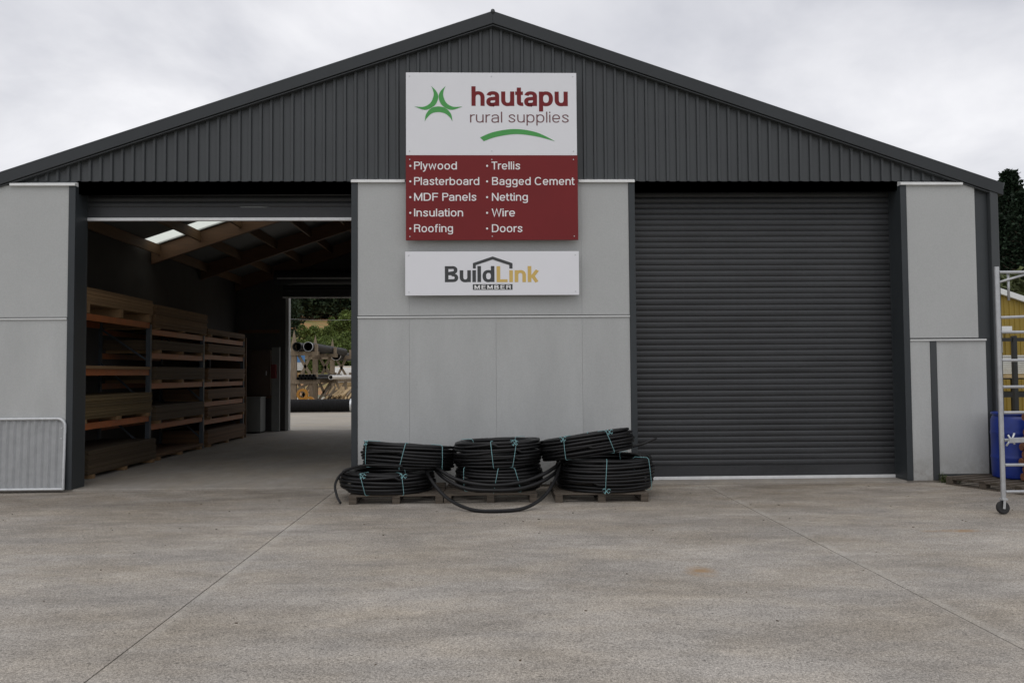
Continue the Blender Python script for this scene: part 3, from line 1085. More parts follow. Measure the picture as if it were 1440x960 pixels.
# ------------------------------------------------------------------ pallets and pipe coils
def pallet(label, cx, cy, rz, w=1.14, d=1.12, material='pallet_wood', z=-0.03, group='wooden pallets on the yard'):
    material = 'pallet_old'
    p = thing('pallet', label, 'pallet', (cx, cy, z), rz, group)
    dm = {}
    for i in range(7):
        x = 0.0
        y = -d / 2 + 0.05 + i * (d - 0.10) / 6
        o = MB().box(-w / 2, w / 2, -0.046, 0.046, -0.009, 0.009).build('deck_board', material, p, bevel=0.002)
        o.location = (random.uniform(-.006, .006), y, 0.100)
    for sx in (-1, 0, 1):
        o = MB().box(-0.045, 0.045, -d / 2, d / 2, -0.009, 0.009).build('stringer', material, p, bevel=0.002)
        o.location = (sx * (w / 2 - 0.05), 0, 0.0815)
        for sy in (-1, 0, 1):
            o = MB().box(-0.045, 0.045, -0.05, 0.05, -0.0265, 0.0265).build('block', material, p, bevel=0.003)
            o.location = (sx * (w / 2 - 0.05), sy * (d / 2 - 0.055), 0.0455)
        o = MB().box(-0.045, 0.045, -d / 2, d / 2, -0.009, 0.009).build('foot_board', material, p, bevel=0.002)
        o.location = (sx * (w / 2 - 0.05), 0, 0.0095)
    return p


pallet('grey wooden pallet under the leftmost pair of pipe coils', -1.135, -0.88, R(1))
pallet('grey wooden pallet under the middle stack of pipe coils', 0.02, -0.87, R(-0.5))
pallet('dark wooden pallet under the right hand leaning coils', 1.375, -0.92, R(-1), material='pallet_old')


def coil(label, c, Ro, rows, cols, rot=(0, 0, 0), ties=(), pr=0.0235, seed=1, group='black pipe coils stacked by the wall'):
    rnd = random.Random(seed)
    root = thing('pipe_coil', label, 'pipe coil', c, 0, group)
    root.rotation_mode = 'ZYX'
    root.rotation_euler = rot
    mb = MB()
    st = pr * 2.0
    H = rows * st
    nv = 72
    for j in range(cols):
        for i in range(rows):
            if 0 < j < cols - 1 and 0 < i < rows - 2:
                continue          # hidden core of the bundle
            rr = Ro - pr - j * st * 0.98 + (0.055 * math.sin(math.pi * (i + 0.7) / (rows + 0.4)) - 0.045) * (1 if j < cols / 2 else -0.6)
            a1, a2, p1, p2 = rnd.uniform(0.003, 0.012), rnd.uniform(0.002, 0.009), rnd.uniform(0, 6.28), rnd.uniform(0, 6.28)
            kx = rnd.choice((1, 2, 2, 3))
            ph0 = rnd.uniform(0, 6.28)
            pts = []
            for k in range(nv):
                t = 2 * math.pi * k / nv
                # each winding climbs to the next one over a short stretch
                u = ((t - ph0) % (2 * math.pi)) / (2 * math.pi)
                step = st * (max(0.0, u - 0.86) / 0.14) * (1 if (i + 1 < rows and (i % 2) == 0) else 0)
                r2 = rr + a1 * math.sin(kx * t + p1) * (1 if j == 0 else 0.6) + rnd.uniform(-.0012, .0012)
                z2 = pr + i * st + a2 * math.sin(kx * t + p2) * (0.4 if i == 0 else 1) + step * 0.8
                pts.append((r2 * math.cos(t), r2 * math.sin(t), max(pr, z2)))
            mb.tube(pts, pr, 7, closed=True)
    mb.build('winding', 'pe_pipe', root, smooth=True)
    W = cols * st * 0.98
    for ang, knot in ties:
        a = R(ang)
        rad = Vector((math.cos(a), math.sin(a), 0))
        tan = Vector((-math.sin(a), math.cos(a), 0))
        ro, ri = Ro + 0.012, Ro - W - 0.008
        zb, zt = -0.002, H + 0.012
        loop = []
        sk = rnd.uniform(-0.09, 0.09)
        for (r_, z_) in ((ro - .02, zb), (ro, zb + .02), (ro + .004, H / 2), (ro, zt - .02), (ro - .02, zt), (ri + .02, zt), (ri, zt - .02), (ri, zb + .02), (ri + .02, zb)):
            loop.append(rad * r_ + tan * (sk * (z_ / H - 0.5)) + Vector((0, 0, z_)))
        t = MB().tube(loop, 0.0034, 6, closed=True)
        if knot:
            kp = rad * (ro + 0.006) + Vector((0, 0, H * (0.95 if knot > 0 else 0.1)))
            for dx, dz in ((0.05, 0.025), (-0.045, 0.03), (0.04, -0.03), (-0.03, -0.035)):
                t.tube([kp, kp + tan * dx * 0.6 + rad * 0.014 + Vector((0, 0, dz)), kp + tan * dx + Vector((0, 0, dz * 0.4)) + rad * 0.006], 0.0045, 5)
        t.build('tie', 'twine', root, smooth=True)
    return root


PT = 0.081
coil('low flat black pipe coil at the bottom left of the pile', (-1.29, -0.91, PT), 0.60, 6, 5, (0, R(0.5), R(0)), ((-112, 1), (-66, 1), (60, 0)), seed=3, pr=0.0205)
coil('black pipe coil leaning on top of the leftmost low coil', (-1.045, -0.80, PT + 0.245), 0.60, 8, 5, (R(-5), R(4), R(20)), ((-112, 0), (-165, 1), (-62, 0)), seed=5, pr=0.0195)
coil('lower black pipe coil of the upright middle stack', (0.13, -0.84, PT), 0.565, 7, 5, (0, 0, R(70)), ((-165, 0), (-137, 0), (-210, 0), (30, 0)), seed=8, pr=0.0205)
coil('upper black pipe coil of the upright middle stack', (0.115, -0.84, PT + 0.29), 0.58, 8, 5, (R(-1.5), R(-2), R(70)), ((-167, 0), (-140, 1), (70, 0), (-20, 0)), seed=12, pr=0.0195)
coil('thick lower black pipe coil on the right hand pallet', (1.475, -0.92, PT), 0.63, 10, 5, (0, R(-0.6), R(30)), ((-126, -1), (-66, 0), (20, 0)), seed=17, pr=0.0195)
coil('tilted top black pipe coil sloping up towards the closed door', (1.27, -0.88, PT + 0.40), 0.61, 7, 5, (R(-4.5), R(-8), R(50)), ((-172, 1), (-118, 1), (30, 0)), seed=21, pr=0.0195)


def smooth_path(pts, n=9):
    pts = [Vector(p) for p in pts]
    res = []
    k = len(pts)
    for i in range(k - 1):
        p0, p1, p2, p3 = pts[max(i - 1, 0)], pts[i], pts[i + 1], pts[min(i + 2, k - 1)]
        for j in range(n):
            t = j / n
            res.append(0.5 * (2 * p1 + (p2 - p0) * t + (2 * p0 - 5 * p1 + 4 * p2 - p3) * t * t + (3 * p1 - p0 - 3 * p2 + p3) * t ** 3))
    res.append(pts[-1])
    return res


hz = [
    ('loose black pipe sagging onto the concrete before the middle pallet', [(-0.80, -1.05, 0.40), (-0.72, -1.42, 0.28), (-0.50, -1.75, 0.09), (-0.22, -2.05, 0.0), (0.06, -2.16, -0.006), (0.38, -2.05, 0.0), (0.62, -1.80, 0.08), (0.78, -1.5, 0.22), (0.88, -1.2, 0.36), (0.93, -0.95, 0.42)]),
    ('upper black pipe strand curving round the middle coil stack', [(-0.78, -0.95, 0.42), (-0.62, -1.25, 0.36), (-0.36, -1.46, 0.25), (0.0, -1.56, 0.20), (0.36, -1.50, 0.22), (0.66, -1.36, 0.30), (0.86, -1.15, 0.39), (0.95, -0.95, 0.45)]),
    ('lower black pipe strand lying along the middle pallet edge', [(-0.70, -1.05, 0.37), (-0.55, -1.36, 0.27), (-0.30, -1.54, 0.17), (0.02, -1.60, 0.145), (0.36, -1.56, 0.155), (0.64, -1.42, 0.22), (0.84, -1.2, 0.31), (0.93, -1.0, 0.36)]),
    ('thin black pipe looping round the left end of the pile', [(-1.05, -1.40, 0.42), (-1.35, -1.42, 0.44), (-1.60, -1.36, 0.42), (-1.80, -1.28, 0.33), (-1.88, -1.30, 0.20), (-1.84, -1.42, 0.08), (-1.78, -1.50, 0.0)]),
    ('cut end of black pipe sticking out towards the closed door', [(1.62, -0.95, 0.55), (1.80, -0.92, 0.58), (1.98, -0.90, 0.62), (2.16, -0.88, 0.69)]),
]
for i, (lb, pts) in enumerate(hz):
    r = (0.021, 0.0235, 0.0235, 0.015, 0.016)[i]
    tag(MB().tube(smooth_path(pts), r, 10).build('loose_pipe', 'pe_pipe', smooth=True), lb, 'pipe', 'loose pipe ends around the coils')

# ------------------------------------------------------------------ racking inside
rk = thing('pallet_rack', 'tall orange and grey pallet rack of three bays along the left inner wall', 'rack', (-6.6, 0, 0))
XF, XB = 0.5, -0.38     # front and back of the rack relative to its origin
bays = [(0.72, 3.42), (3.50, 6.16), (6.24, 9.0)]
for y in (0.68, 3.46, 6.20, 9.04):
    fr = box('post', 'rack_post', rk, XF - 0.04, XF + 0.04, y - 0.035, y + 0.035, 0, 2.52 if y < 3 else 2.46)
    box('post', 'rack_post', rk, XB - 0.04, XB + 0.04, y - 0.035, y + 0.035, 0, 2.52)
    for z0, z1 in ((0.2, 1.0), (1.0, 1.8), (1.8, 2.4)):
        MB().bar((XF, y, z0), (XB, y, z1), 0.03, 0.03).build('brace', 'rack_post', rk)
beamz = [(2.44, 1.60, 0.78), (2.33, 1.90, 1.355, 0.615), (2.32, 1.935, 1.345, 0.92, 0.535)]
for (y0, y1), zs in zip(bays, beamz):
    for z in zs:
        for x in (XF, XB):
            box('beam', 'rack_orange', rk, x - 0.025, x + 0.025, y0 + 0.0, y1 - 0.0, z - 0.05, z + 0.05)
        if y0 > 1:
            continue
bn = ('nearest', 'middle', 'far')


def pack(label, y0, y1, z, h, material, th=0.03, bearers=3, xf=-6.02, depth=1.05, br=0.06):
    p = thing('sheet_pack', label, 'timber stack', (xf - depth / 2, (y0 + y1) / 2, z), 0, 'packs of sheet timber on the rack')
    L = (y1 - y0) / 2
    rnd = random.Random(hash(label) % 1000 if False else len(label) * 7 + int(z * 100) + int(y0 * 10))
    mb = MB()
    zz = br if bearers else 0.0
    while zz < h - th * 0.5:
        j = rnd.uniform(-0.012, 0.012)
        k = rnd.uniform(-0.015, 0.015)
        mb.box(-depth / 2 + j, depth / 2 + j, -L + k, L + k, zz, zz + th - 0.003)
        zz += th
    mb.build('sheets', material, p)
    for i in range(bearers):
        y = -L + 0.15 + i * (2 * L - 0.3) / max(1, bearers - 1)
        box('bearer', 'ply_pale', p, -depth / 2, depth / 2 + 0.02, y - 0.045, y + 0.045, 0.0, br - 0.002)
    return p


b1, b2, b3 = bays
pack('pale pack of sheets on the top level of the nearest rack bay', b1[0] + .15, b1[1] + 0.0, 2.492, 0.375, 'ply_pale', 0.05, 3, br=0.14)
pack('short row of boards on the middle beam of the nearest rack bay', b1[0] + .1, b1[1] - 0.1, 1.652, 0.055, 'ply_pale', 0.05, 0)
pack('green stamped pack of timber on the lower beam of the nearest bay', b1[0] + .1, b1[1], 0.832, 0.40, 'ply_green', 0.045, 3)
pack('big timber pack on the floor in the nearest rack bay', b1[0] + .3, b1[1] + 0.1, 0.001, 0.42, 'ply_dark', 0.02, 3, xf=-5.98)
pack('tall pale pack on the top level of the middle rack bay', b2[0] + .05, b2[1] + 0.1, 2.382, 0.44, 'ply_mid', 0.06, 3, br=0.03)
pack('thin brown pack under the top beam of the middle rack bay', b2[0] + .1, b2[1] - .1, 1.952, 0.24, 'ply_dark', 0.03)
pack('dark pack at mid height in the middle rack bay', b2[0] + .1, b2[1] - .05, 1.407, 0.29, 'ply_dark', 0.03)
pack('dark pack on the lowest beam of the middle rack bay', b2[0] + .1, b2[1] - .05, 0.667, 0.34, 'ply_dark', 0.03)
pack('few brown sheets on the floor in the middle rack bay', b2[0] + .1, b2[1] - .1, 0.001, 0.12, 'mdf_brown', 0.03)
pack('low pack on the top level of the far rack bay', b3[0] + .1, b3[1], 2.372, 0.19, 'ply_mid', 0.03)
pack('second pack from the top in the far rack bay', b3[0] + .1, b3[1], 1.987, 0.24, 'ply_mid', 0.03)
pack('third pack from the top in the far rack bay', b3[0] + .1, b3[1], 1.397, 0.30, 'mdf_brown', 0.03)
pack('fourth pack from the top in the far rack bay', b3[0] + .1, b3[1], 0.972, 0.27, 'mdf_brown', 0.03)
pack('fifth pack from the top in the far rack bay', b3[0] + .1, b3[1], 0.587, 0.27, 'mdf_brown', 0.03)
pack('brown pack on the floor in the far rack bay', b3[0] + .1, b3[1], 0.001, 0.36, 'mdf_brown', 0.03)
es = thing('upright_boards', 'upright brown boards standing at the far end of the rack', 'boards', (-6.45, 9.25, 0))
for i in range(4):
    box('board', 'mdf_brown', es, -0.45, 0.42 - 0.03 * i, -0.13 + 0.06 * i, -0.085 + 0.06 * i, 0.0, 2.47 - 0.05 * i)
# things by the rear door
cb = thing('cabinet', 'pale grey metal cabinet against the rear wall beside the doorway', 'cabinet', (-6.25, 10.75, 0))
box('body', 'cabinet_grey', cb, -0.2, 0.2, -0.25, 0.25, 0.04, 0.93, bevel=0.01)
box('top', 'cabinet_grey', cb, -0.215, 0.215, -0.265, 0.265, 0.932, 0.96, bevel=0.005)
box('plinth', 'black_steel', cb, -0.18, 0.18, -0.22, 0.22, 0.0, 0.04)
wb = thing('wall_board', 'tall pale board standing beside the rear door jamb', 'board', (-5.83, 11.18, 0))
box('panel', 'cabinet_grey', wb, -0.10, 0.10, -0.03, 0.03, 0.0, 2.3)
box('edge_strip', 'cabinet_grey', wb, 0.102, 0.115, -0.035, 0.035, 0.0, 2.3)
db = thing('switchboard', 'dark brown switchboard box above the pale cabinet', 'switchboard', (-6.28, 11.24, 0.98))
box('case', 'brown_board', db, -0.30, 0.30, -0.10, 0.10, 0.0, 1.25, bevel=0.01)
box('door', 'brown_board', db, -0.27, 0.27, -0.115, -0.102, 0.03, 1.22, bevel=0.004)
box('handle', 'alu', db, 0.20, 0.225, -0.13, -0.117, 0.55, 0.67)
fe = thing('fire_box', 'small red fire box on the pale board by the rear doorway', 'fire box', (-5.86, 11.10, 1.45))
box('box', 'red_paint', fe, -0.07, 0.07, -0.05, 0.04, 0.0, 0.38, bevel=0.01)
box('door', 'red_paint', fe, -0.03, 0.03, -0.054, -0.051, 0.2, 0.3)

# ------------------------------------------------------------------ right side: drum, pallet, posts, scaffold
pallet('weathered pallet under the blue drum at the building corner', 7.02, -0.56, R(21), 1.15, 1.1, 'pallet_old')
dr = thing('drum', 'blue plastic drum with lid standing on a pallet at the building corner', 'drum', (7.15, -0.46, PT))
prof = [(0.265, 0.0), (0.285, 0.015), (0.29, 0.06), (0.292, 0.20), (0.296, 0.26), (0.300, 0.275), (0.296, 0.29), (0.292, 0.32), (0.292, 0.56), (0.296, 0.59), (0.300, 0.605), (0.296, 0.62), (0.291, 0.66), (0.288, 0.78), (0.272, 0.825), (0.262, 0.838), (0.262, 0.85), (0.285, 0.853), (0.287, 0.875), (0.278, 0.882)]
MB().lathe(prof, 40).build('body', 'blue_plastic', dr, smooth=True, auto=True)
MB().lathe([(0.25, 0.862), (0.25, 0.868)], 32).build('lid', 'blue_plastic', dr)
for x in (-0.16, 0.16):
    MB().lathe([(0.04, 0.868), (0.04, 0.884), (0.03, 0.888)], 16, Matrix.Translation((x, 0, 0))).build('bung', 'blue_plastic', dr)
pz = [(0.05, 0), (0.16, 0), (0.27, 0), (0.105, 1), (0.215, 1), (0.05, 2), (0.16, 2), (0.27, 2), (0.105, 3), (0.215, 3), (0.06, 4), (0.165, 4), (0.265, 4), (0.11, 5), (0.22, 5), (0.06, 6), (0.165, 6), (0.11, 7), (0.2, 8)]
lv = ('bottom layer', 'second layer', 'third layer', 'fourth layer', 'fifth layer', 'sixth layer', 'seventh layer', 'eighth layer', 'top')
for i, (dy, l) in enumerate(pz):
    r = 0.053
    x0 = 6.97 + random.uniform(-0.02, 0.02)
    mb = MB().tube([(0, 0, 0), (0.012, 0, 0), (1.4, 0, 0), (1.41, 0, 0)], [r * 0.9, r, r, r * 0.9], 12)
    o = mb.build('round_post', 'log_wood', None, smooth=True, auto=True)
    o.location = (x0, -1.12 + dy, PT + 0.055 + l * 0.098)
    pos = 'nearest the yard' if dy < 0.09 else ('between two others' if dy < 0.2 else 'nearest the wall')
    tag(o, 'brown round post, %s of the stack by the blue drum, %s' % (lv[l], pos), 'post', 'round posts stacked by the drum')

sf = thing('scaffold_tower', 'silver aluminium scaffold tower on castors at the right edge', 'scaffold', (5.60, -2.6, -0.03))
for fy in (0.0, -1.8):
    for fx in (0.0, 1.3):
        MB().tube([(fx, fy, 0.17), (fx, fy, 2.70)], 0.0255, 12).build('upright', 'alu', sf, smooth=True, auto=True)
        w = MB().lathe([(0.02, -0.02), (0.062, -0.02), (0.07, -0.013), (0.07, 0.013), (0.062, 0.02), (0.02, 0.02)], 24, Matrix.Translation((fx - 0.01, fy, 0.071)) @ Matrix.Rotation(R(80), 4, 'X'))
        wo = w.build('castor', 'rubber', sf, smooth=True, auto=True)
        MB().tube([(fx - 0.01, fy - 0.03, 0.071), (fx - 0.01, fy + 0.03, 0.071)], 0.012, 8).build('axle', 'galv', wo)
        fk = MB()
        for s in (-1, 1):
            fk.bar((fx - 0.012, fy + s * 0.028, 0.06), (fx, fy + s * 0.024, 0.158), 0.004, 0.034)
        fk.box(fx - 0.03, fx + 0.03, fy - 0.035, fy + 0.035, 0.155, 0.172)
        fk.build('fork', 'galv', wo)
    for z in (0.24, 0.53, 0.80, 1.10, 1.38, 1.67, 1.98, 2.64):
        MB().tube([(0.026, fy, z), (1.274, fy, z)], 0.0165, 10).build('rung', 'alu', sf, smooth=True, auto=True)
    MB().tube([(0.026, fy, 2.14), (1.274, fy, 2.18)], 0.0165, 10).build('rung', 'alu', sf, smooth=True, auto=True)
    MB().tube([(0.026, fy, 2.53), (0.34, fy, 2.62)], 0.0135, 8).build('knee_brace', 'alu', sf, smooth=True)
    MB().tube([(0.14, fy + 0.02, 2.33), (0.14, fy + 0.02, 2.64)], 0.0135, 8).build('guard_post', 'alu', sf, smooth=True)
for fx in (1.3,):
    MB().tube([(fx, -0.03, 0.53), (fx, -1.77, 1.98)], 0.016, 8).build('diagonal_brace', 'alu', sf, smooth=True)
    MB().tube([(fx, -0.03, 2.3), (fx, -1.77, 2.3)], 0.016, 8).build('guard_rail', 'alu', sf, smooth=True)
MB().bar((0.05, -0.05, 0.80), (1.25, -0.03, 0.83), 0.02, 0.055).build('trunnion_rail', 'alu', sf, bevel=0.004)
hk = MB().tube([(0.03, -0.03, 0.74), (0.05, -0.045, 0.78), (0.09, -0.05, 0.83), (0.11, -0.05, 0.88)], 0.010, 8)
hk.tube([(0.04, -0.05, 0.86), (0.07, -0.05, 0.81), (0.11, -0.05, 0.76)], 0.010, 8)
hk.build('hook', 'galv', sf, smooth=True)

# weeds at the foot of the right wall
def weed(label, loc, n, h, seed):
    rnd = random.Random(seed)
    w = thing('weed', label, 'weed', loc, 0, 'weeds at the foot of the wall')
    mb, sm_ = MB(), MB()
    for i in range(n):
        a = rnd.uniform(0, 6.28)
        L = h * rnd.uniform(0.4, 1.0)
        sp = rnd.uniform(0.1, 0.5)
        p0 = Vector((rnd.uniform(-.05, .05), rnd.uniform(-.03, .03), 0))
        p1 = p0 + Vector((math.cos(a) * L * sp * 0.5, math.sin(a) * L * sp * 0.5, L * 0.6))
        p2 = p0 + Vector((math.cos(a) * L * sp, math.sin(a) * L * sp, L))
        sm_.tube([p0, p1, p2], [0.003, 0.0025, 0.001], 4)
        for k in range(6):
            t = rnd.uniform(0.25, 1)
            q = p0.lerp(p2, t)
            b = rnd.uniform(0, 6.28)
            l = rnd.uniform(0.02, 0.05)
            d = Vector((math.cos(b), math.sin(b), rnd.uniform(-.2, .6))).normalized()
            s = d.cross(Vector((0, 0, 1))).normalized() * l * 0.3
            k0 = len(mb.v)
            mb.v += [tuple(q), tuple(q + d * l * 0.5 + s), tuple(q + d * l), tuple(q + d * l * 0.5 - s)]
            mb.f.append((k0, k0 + 1, k0 + 2, k0 + 3))
    mb.build('leaves', 'weed_leaf', w)
    sm_.build('stems', 'weed_leaf', w)


weed('small green weed beside the dark strip at the right wall foot', (6.35, -0.10, -0.03), 16, 0.16, 4)
weed('low spreading weed between the right wall and the drum pallet', (6.52, -0.12, -0.03), 12, 0.08, 9)

# grit and chips on the yard
rnd = random.Random(11)
mb = MB()
for i in range(140):
    x, y = rnd.uniform(-6.5, 6.5), -0.15 - abs(rnd.gauss(0, 3.2))
    if y < -9:
        continue
    s = rnd.uniform(0.003, 0.008)
    M = Matrix.Translation((x, y, -0.03 + s * 0.3)) @ Matrix.Rotation(rnd.uniform(0, 6.28), 4, 'Z') @ Matrix.Rotation(rnd.uniform(-.4, .4), 4, 'X')
    mb.box(-s * rnd.uniform(0.7, 2.2), s, -s * 0.8, s * 0.7, -s * 0.4, s * 0.4, M)
tag(mb.build('grit', 'grit'), 'small stones and wood chips scattered over the concrete yard', 'grit', kind='stuff')

# ------------------------------------------------------------------ behind the warehouse
cp = thing('culvert_pipe', 'long ribbed black culvert pipe lying across the rear yard', 'pipe', (-8.0, 23.2, 0.25))
prof = []
n = 70
for i in range(n):
    z = -2.3 + 4.5 * i / n
    prof += [(0.275, z), (0.255, z + 0.03)]
MB().lathe(prof, 24, Matrix.Rotation(R(90), 4, 'Y'), caps=False).build('barrel', 'drain_black', cp, smooth=False)
MB().lathe([(0.262, -2.32), (0.278, -2.32), (0.278, -2.26), (0.262, -2.26)], 24, Matrix.Rotation(R(90), 4, 'Y'), caps=False).build('end_collar', 'pe_pipe', cp)
MB().lathe([(0.20, 2.19), (0.278, 2.19), (0.278, 2.26), (0.20, 2.26)], 24, Matrix.Rotation(R(90), 4, 'Y'), caps=False).build('end_collar', 'galv', cp)


def pipe_rack(label, y):
    p = thing('cantilever_rack', label, 'rack', (0, 0, 0), 0, 'timber pipe racks in the rear yard')
    p.location = (-8.45, y, -0.03)
    # pointed posts, arms, crossed braces
    for x in (-0.05, -2.2):
        b = MB().box(-0.12, 0.12, -0.09, 0.09, 0, 2.85)
        b.v += [(-0.12, -0.09, 2.85), (0.12, -0.09, 2.85), (0.12, 0.09, 2.85), (-0.12, 0.09, 2.85), (0, 0, 3.55)]
        k = len(b.v) - 5
        b.f += [(k, k + 1, k + 4), (k + 1, k + 2, k + 4), (k + 2, k + 3, k + 4), (k + 3, k, k + 4)]
        o = b.build('post', 'rack_timber', p)
        o.location = (x, 0, 0)
    for z in (2.42, 1.18):
        box('arm', 'rack_timber', p, -2.4, 1.02, -0.14, -0.095, z, z + 0.17)
        box('arm', 'rack_timber', p, -2.4, 1.02, 0.095, 0.14, z, z + 0.17)
        box('arm_stop', 'rack_timber', p, 0.86, 0.98, -0.09, 0.09, z + 0.02, z + 0.5)
    for a, c in (((0.05, 0, 2.6), (0.75, 0, 1.42)), ((0.75, 0, 2.6), (0.2, 0, 1.42)), ((0.1, 0, 0.3), (0.7, 0, 1.2)), ((0.65, 0, 0.1), (0.15, 0, 1.2)), ((-1.9, 0, 0.3), (-0.3, 0, 1.2))):
        MB().bar(a, c, 0.06, 0.12).build('brace', 'rack_timber', p)
    box('leg', 'rack_timber', p, 0.62, 0.74, -0.07, 0.07, 0.0, 1.215)
    return p


pipe_rack('nearest timber pipe rack with pointed posts seen through the rear doorway', 24.6)
pipe_rack('second timber pipe rack behind the pointed one', 29.0)
pipe_rack('farthest timber pipe rack in the rear yard', 33.4)


def hollow(name, label, cat, x, z, y0, y1, r, material, group, ends='pe_pipe'):
    o = thing(name, label, cat, (x, y0, z), 0, group)
    L = y1 - y0
    MB().lathe([(r * 0.86, L), (r * 0.86, 0), (r, 0), (r, L), (r * 0.86, L)], 20, Matrix.Rotation(R(-90), 4, 'X'), caps=False).build('barrel', material, o, smooth=True, auto=True)
    MB().lathe([(r * 1.01, 0.0), (r * 1.06, 0.0), (r * 1.06, 0.08), (r * 1.01, 0.08)], 20, Matrix.Rotation(R(-90), 4, 'X'), caps=False).build('rim', ends, o)
    return o


zt = 2.42 + 0.17 - 0.03
hollow('drain_pipe', 'left of two wide black pipes on the top arms of the rack', 'pipe', -8.40 + 0.12, zt + 0.20, 24.2, 30.0, 0.195, 'drain_black', 'wide pipes on the rack')
hollow('drain_pipe', 'right of two wide black pipes on the top arms of the rack', 'pipe', -8.40 + 0.60, zt + 0.20, 24.2, 33.0, 0.195, 'drain_black', 'wide pipes on the rack', 'galv')
hollow('drain_pipe', 'farther wide black pipe with a pale end behind the rack', 'pipe', -8.05, 2.55, 32.0, 36.0, 0.24, 'drain_black', 'wide pipes on the rack', 'pvc_white')
k = 0
zl = 1.18 + 0.17 - 0.03
for row, cnt in ((0, 6), (1, 5)):
    for i in range(cnt):
        hollow('thin_pipe', '%s thin black pipe from the left, %s row on the lower rack arms' % (ORD[i], ('bottom', 'top')[row]), 'pipe', -8.25 + i * 0.15 + row * 0.067, zl + 0.066 + row * 0.116, 24.3, 31, 0.064, 'drain_black', 'thin pipes on the lower arms')
hollow('white_pipe', 'white pipe lying on the lower arms behind the black pipes', 'pipe', -7.1, zl + 0.10, 25.6, 34.0, 0.10, 'pvc_white', 'white pipes on the rack', 'pvc_white')
hollow('white_pipe', 'second white pipe lying farther back on the lower arms', 'pipe', -7.25, zl + 0.09, 30.5, 36.0, 0.09, 'pvc_white', 'white pipes on the rack', 'pvc_white')


def lumber(label, x0, x1, y0, y1, z0, z1, material, bw=0.16, bh=0.08, wrap=False):
    p = thing('lumber_stack', label, 'lumber', ((x0 + x1) / 2, (y0 + y1) / 2, z0), 0, 'lumber stacks in the rear yard')
    w, d, h = x1 - x0, y1 - y0, z1 - z0
    mb = MB()
    z = 0.1
    while z < h:
        y = -d / 2
        while y < d / 2:
            j = random.uniform(-0.05, 0.05)
            mb.box(-w / 2 + j, w / 2 + j, y, y + bw - 0.008, z, z + bh - 0.006)
            y += bw
        z += bh
    mb.build('boards', material, p)
    for x in (-w * 0.4, 0, w * 0.4):
        box('bearer', 'rack_timber', p, x - 0.05, x + 0.05, -d / 2, d / 2, 0, 0.098)
    if wrap:
        mb = MB()
        nx = 24
        for i in range(nx + 1):
            x = -w / 2 - 0.05 + (w + 0.1) * i / nx
            for yy, zz in ((-d / 2 - 0.06, h * 0.55 + random.uniform(-.05, .05)), (-d / 2 - 0.05, h + 0.02), (-d * 0.2, h + 0.05 + random.uniform(0, .06)), (d * 0.2, h + 0.05 + random.uniform(0, .06)), (d / 2 + 0.05, h), (d / 2 + 0.06, h * 0.5)):
                mb.v.append((x, yy, zz))
        for i in range(nx):
            for j in range(5):
                a = i * 6 + j
                mb.f.append((a, a + 6, a + 7, a + 1))
        o = mb.build('wrapping', 'wrap_white', p, smooth=True)
        s_ = o.modifiers.new('thickness', 'SOLIDIFY'); s_.thickness = 0.01


lumber('high stack of pale lumber under white wrapping behind the rack', -9.2, -4.6, 37.0, 38.4, 0.0, 1.95, 'lumber', wrap=True)
lumber('lower stack of pale lumber in front of the wrapped stack', -8.1, -4.2, 34.9, 36.0, -0.03, 1.05, 'lumber')
pb = thing('post_bundle', 'bundle of sharpened fence posts lying beside the rack', 'posts', (-6.65, 26.6, -0.03))
rnd = random.Random(5)
for i in range(44):
    x, z = -0.95 + (i % 15) * 0.125 + rnd.uniform(-.03, .03), 0.06 + (i // 15) * 0.13 + rnd.uniform(0, .06) + (0.12 if i % 15 < 9 else 0)
    o = MB().tube([(0, 0, 0), (0, 0.14, 0), (0, 1.9, 0)], [0.012, 0.055, 0.055], 8).build('post', 'lumber' if rnd.random() < .5 else 'rack_timber', pb, smooth=False)
    o.location = (x, rnd.uniform(-.2, .2), z + 0.1)
    o.rotation_euler = (R(rnd.uniform(4, 16)), 0, R(rnd.uniform(-6, 6)))
# coloured things left of the rack
bn_ = thing('banner', 'blue and white printed banner panel hung behind the rack', 'banner', (-9.15, 27.2, 1.75))
box('sheet', 'wrap_white', bn_, -1.0, 0.55, -0.02, 0.02, 0.0, 1.05)
box('blue_band', 'sign_blue', bn_, -1.0, 0.55, -0.026, -0.021, 0.38, 0.72)
for x in (-0.9, 0.5):
    box('pole', 'rack_timber', bn_, x - 0.03, x + 0.03, 0.022, 0.08, -1.78, 1.05)
for (nm, lb, x, y, z, r, mt) in (('tape_coil', 'yellow coil of tape hanging left of the rack', -8.62, 24.9, 1.52, 0.20, 'amber'),
                                 ('tape_coil', 'blue coil lying on the lower arm left of the post', -9.0, 24.5, 1.43, 0.22, 'sign_blue'),
                                 ('tape_coil', 'amber coil low down beside the rack post', -8.05, 24.2, 0.70, 0.24, 'amber'),
                                 ('tape_coil', 'amber coil on the ground under the lower arm', -7.75, 24.1, 0.35, 0.26, 'amber')):
    o = thing(nm, lb, 'coil', (x, y, z), 0, 'coloured coils by the rack')
    for k in range(3):
        MB().lathe([(r * 0.6, -0.03), (r, -0.03), (r, 0.03), (r * 0.6, 0.03), (r * 0.6, -0.03)], 20, Matrix.Translation((0, k * 0.065, 0)) @ Matrix.Rotation(R(90), 4, 'X'), caps=False).build('ring', mt, o, smooth=True, auto=True)
gs = thing('garden_shed', 'small green shed with a cream gable edge beyond the lumber', 'shed', (-8.2, 52.0, -0.05))
MB().prism([(-1.2, 0), (3.5, 0), (3.5, 2.6), (1.15, 4.2), (-1.2, 2.6)], 0, 4).build('wall', 'shed_green', gs)
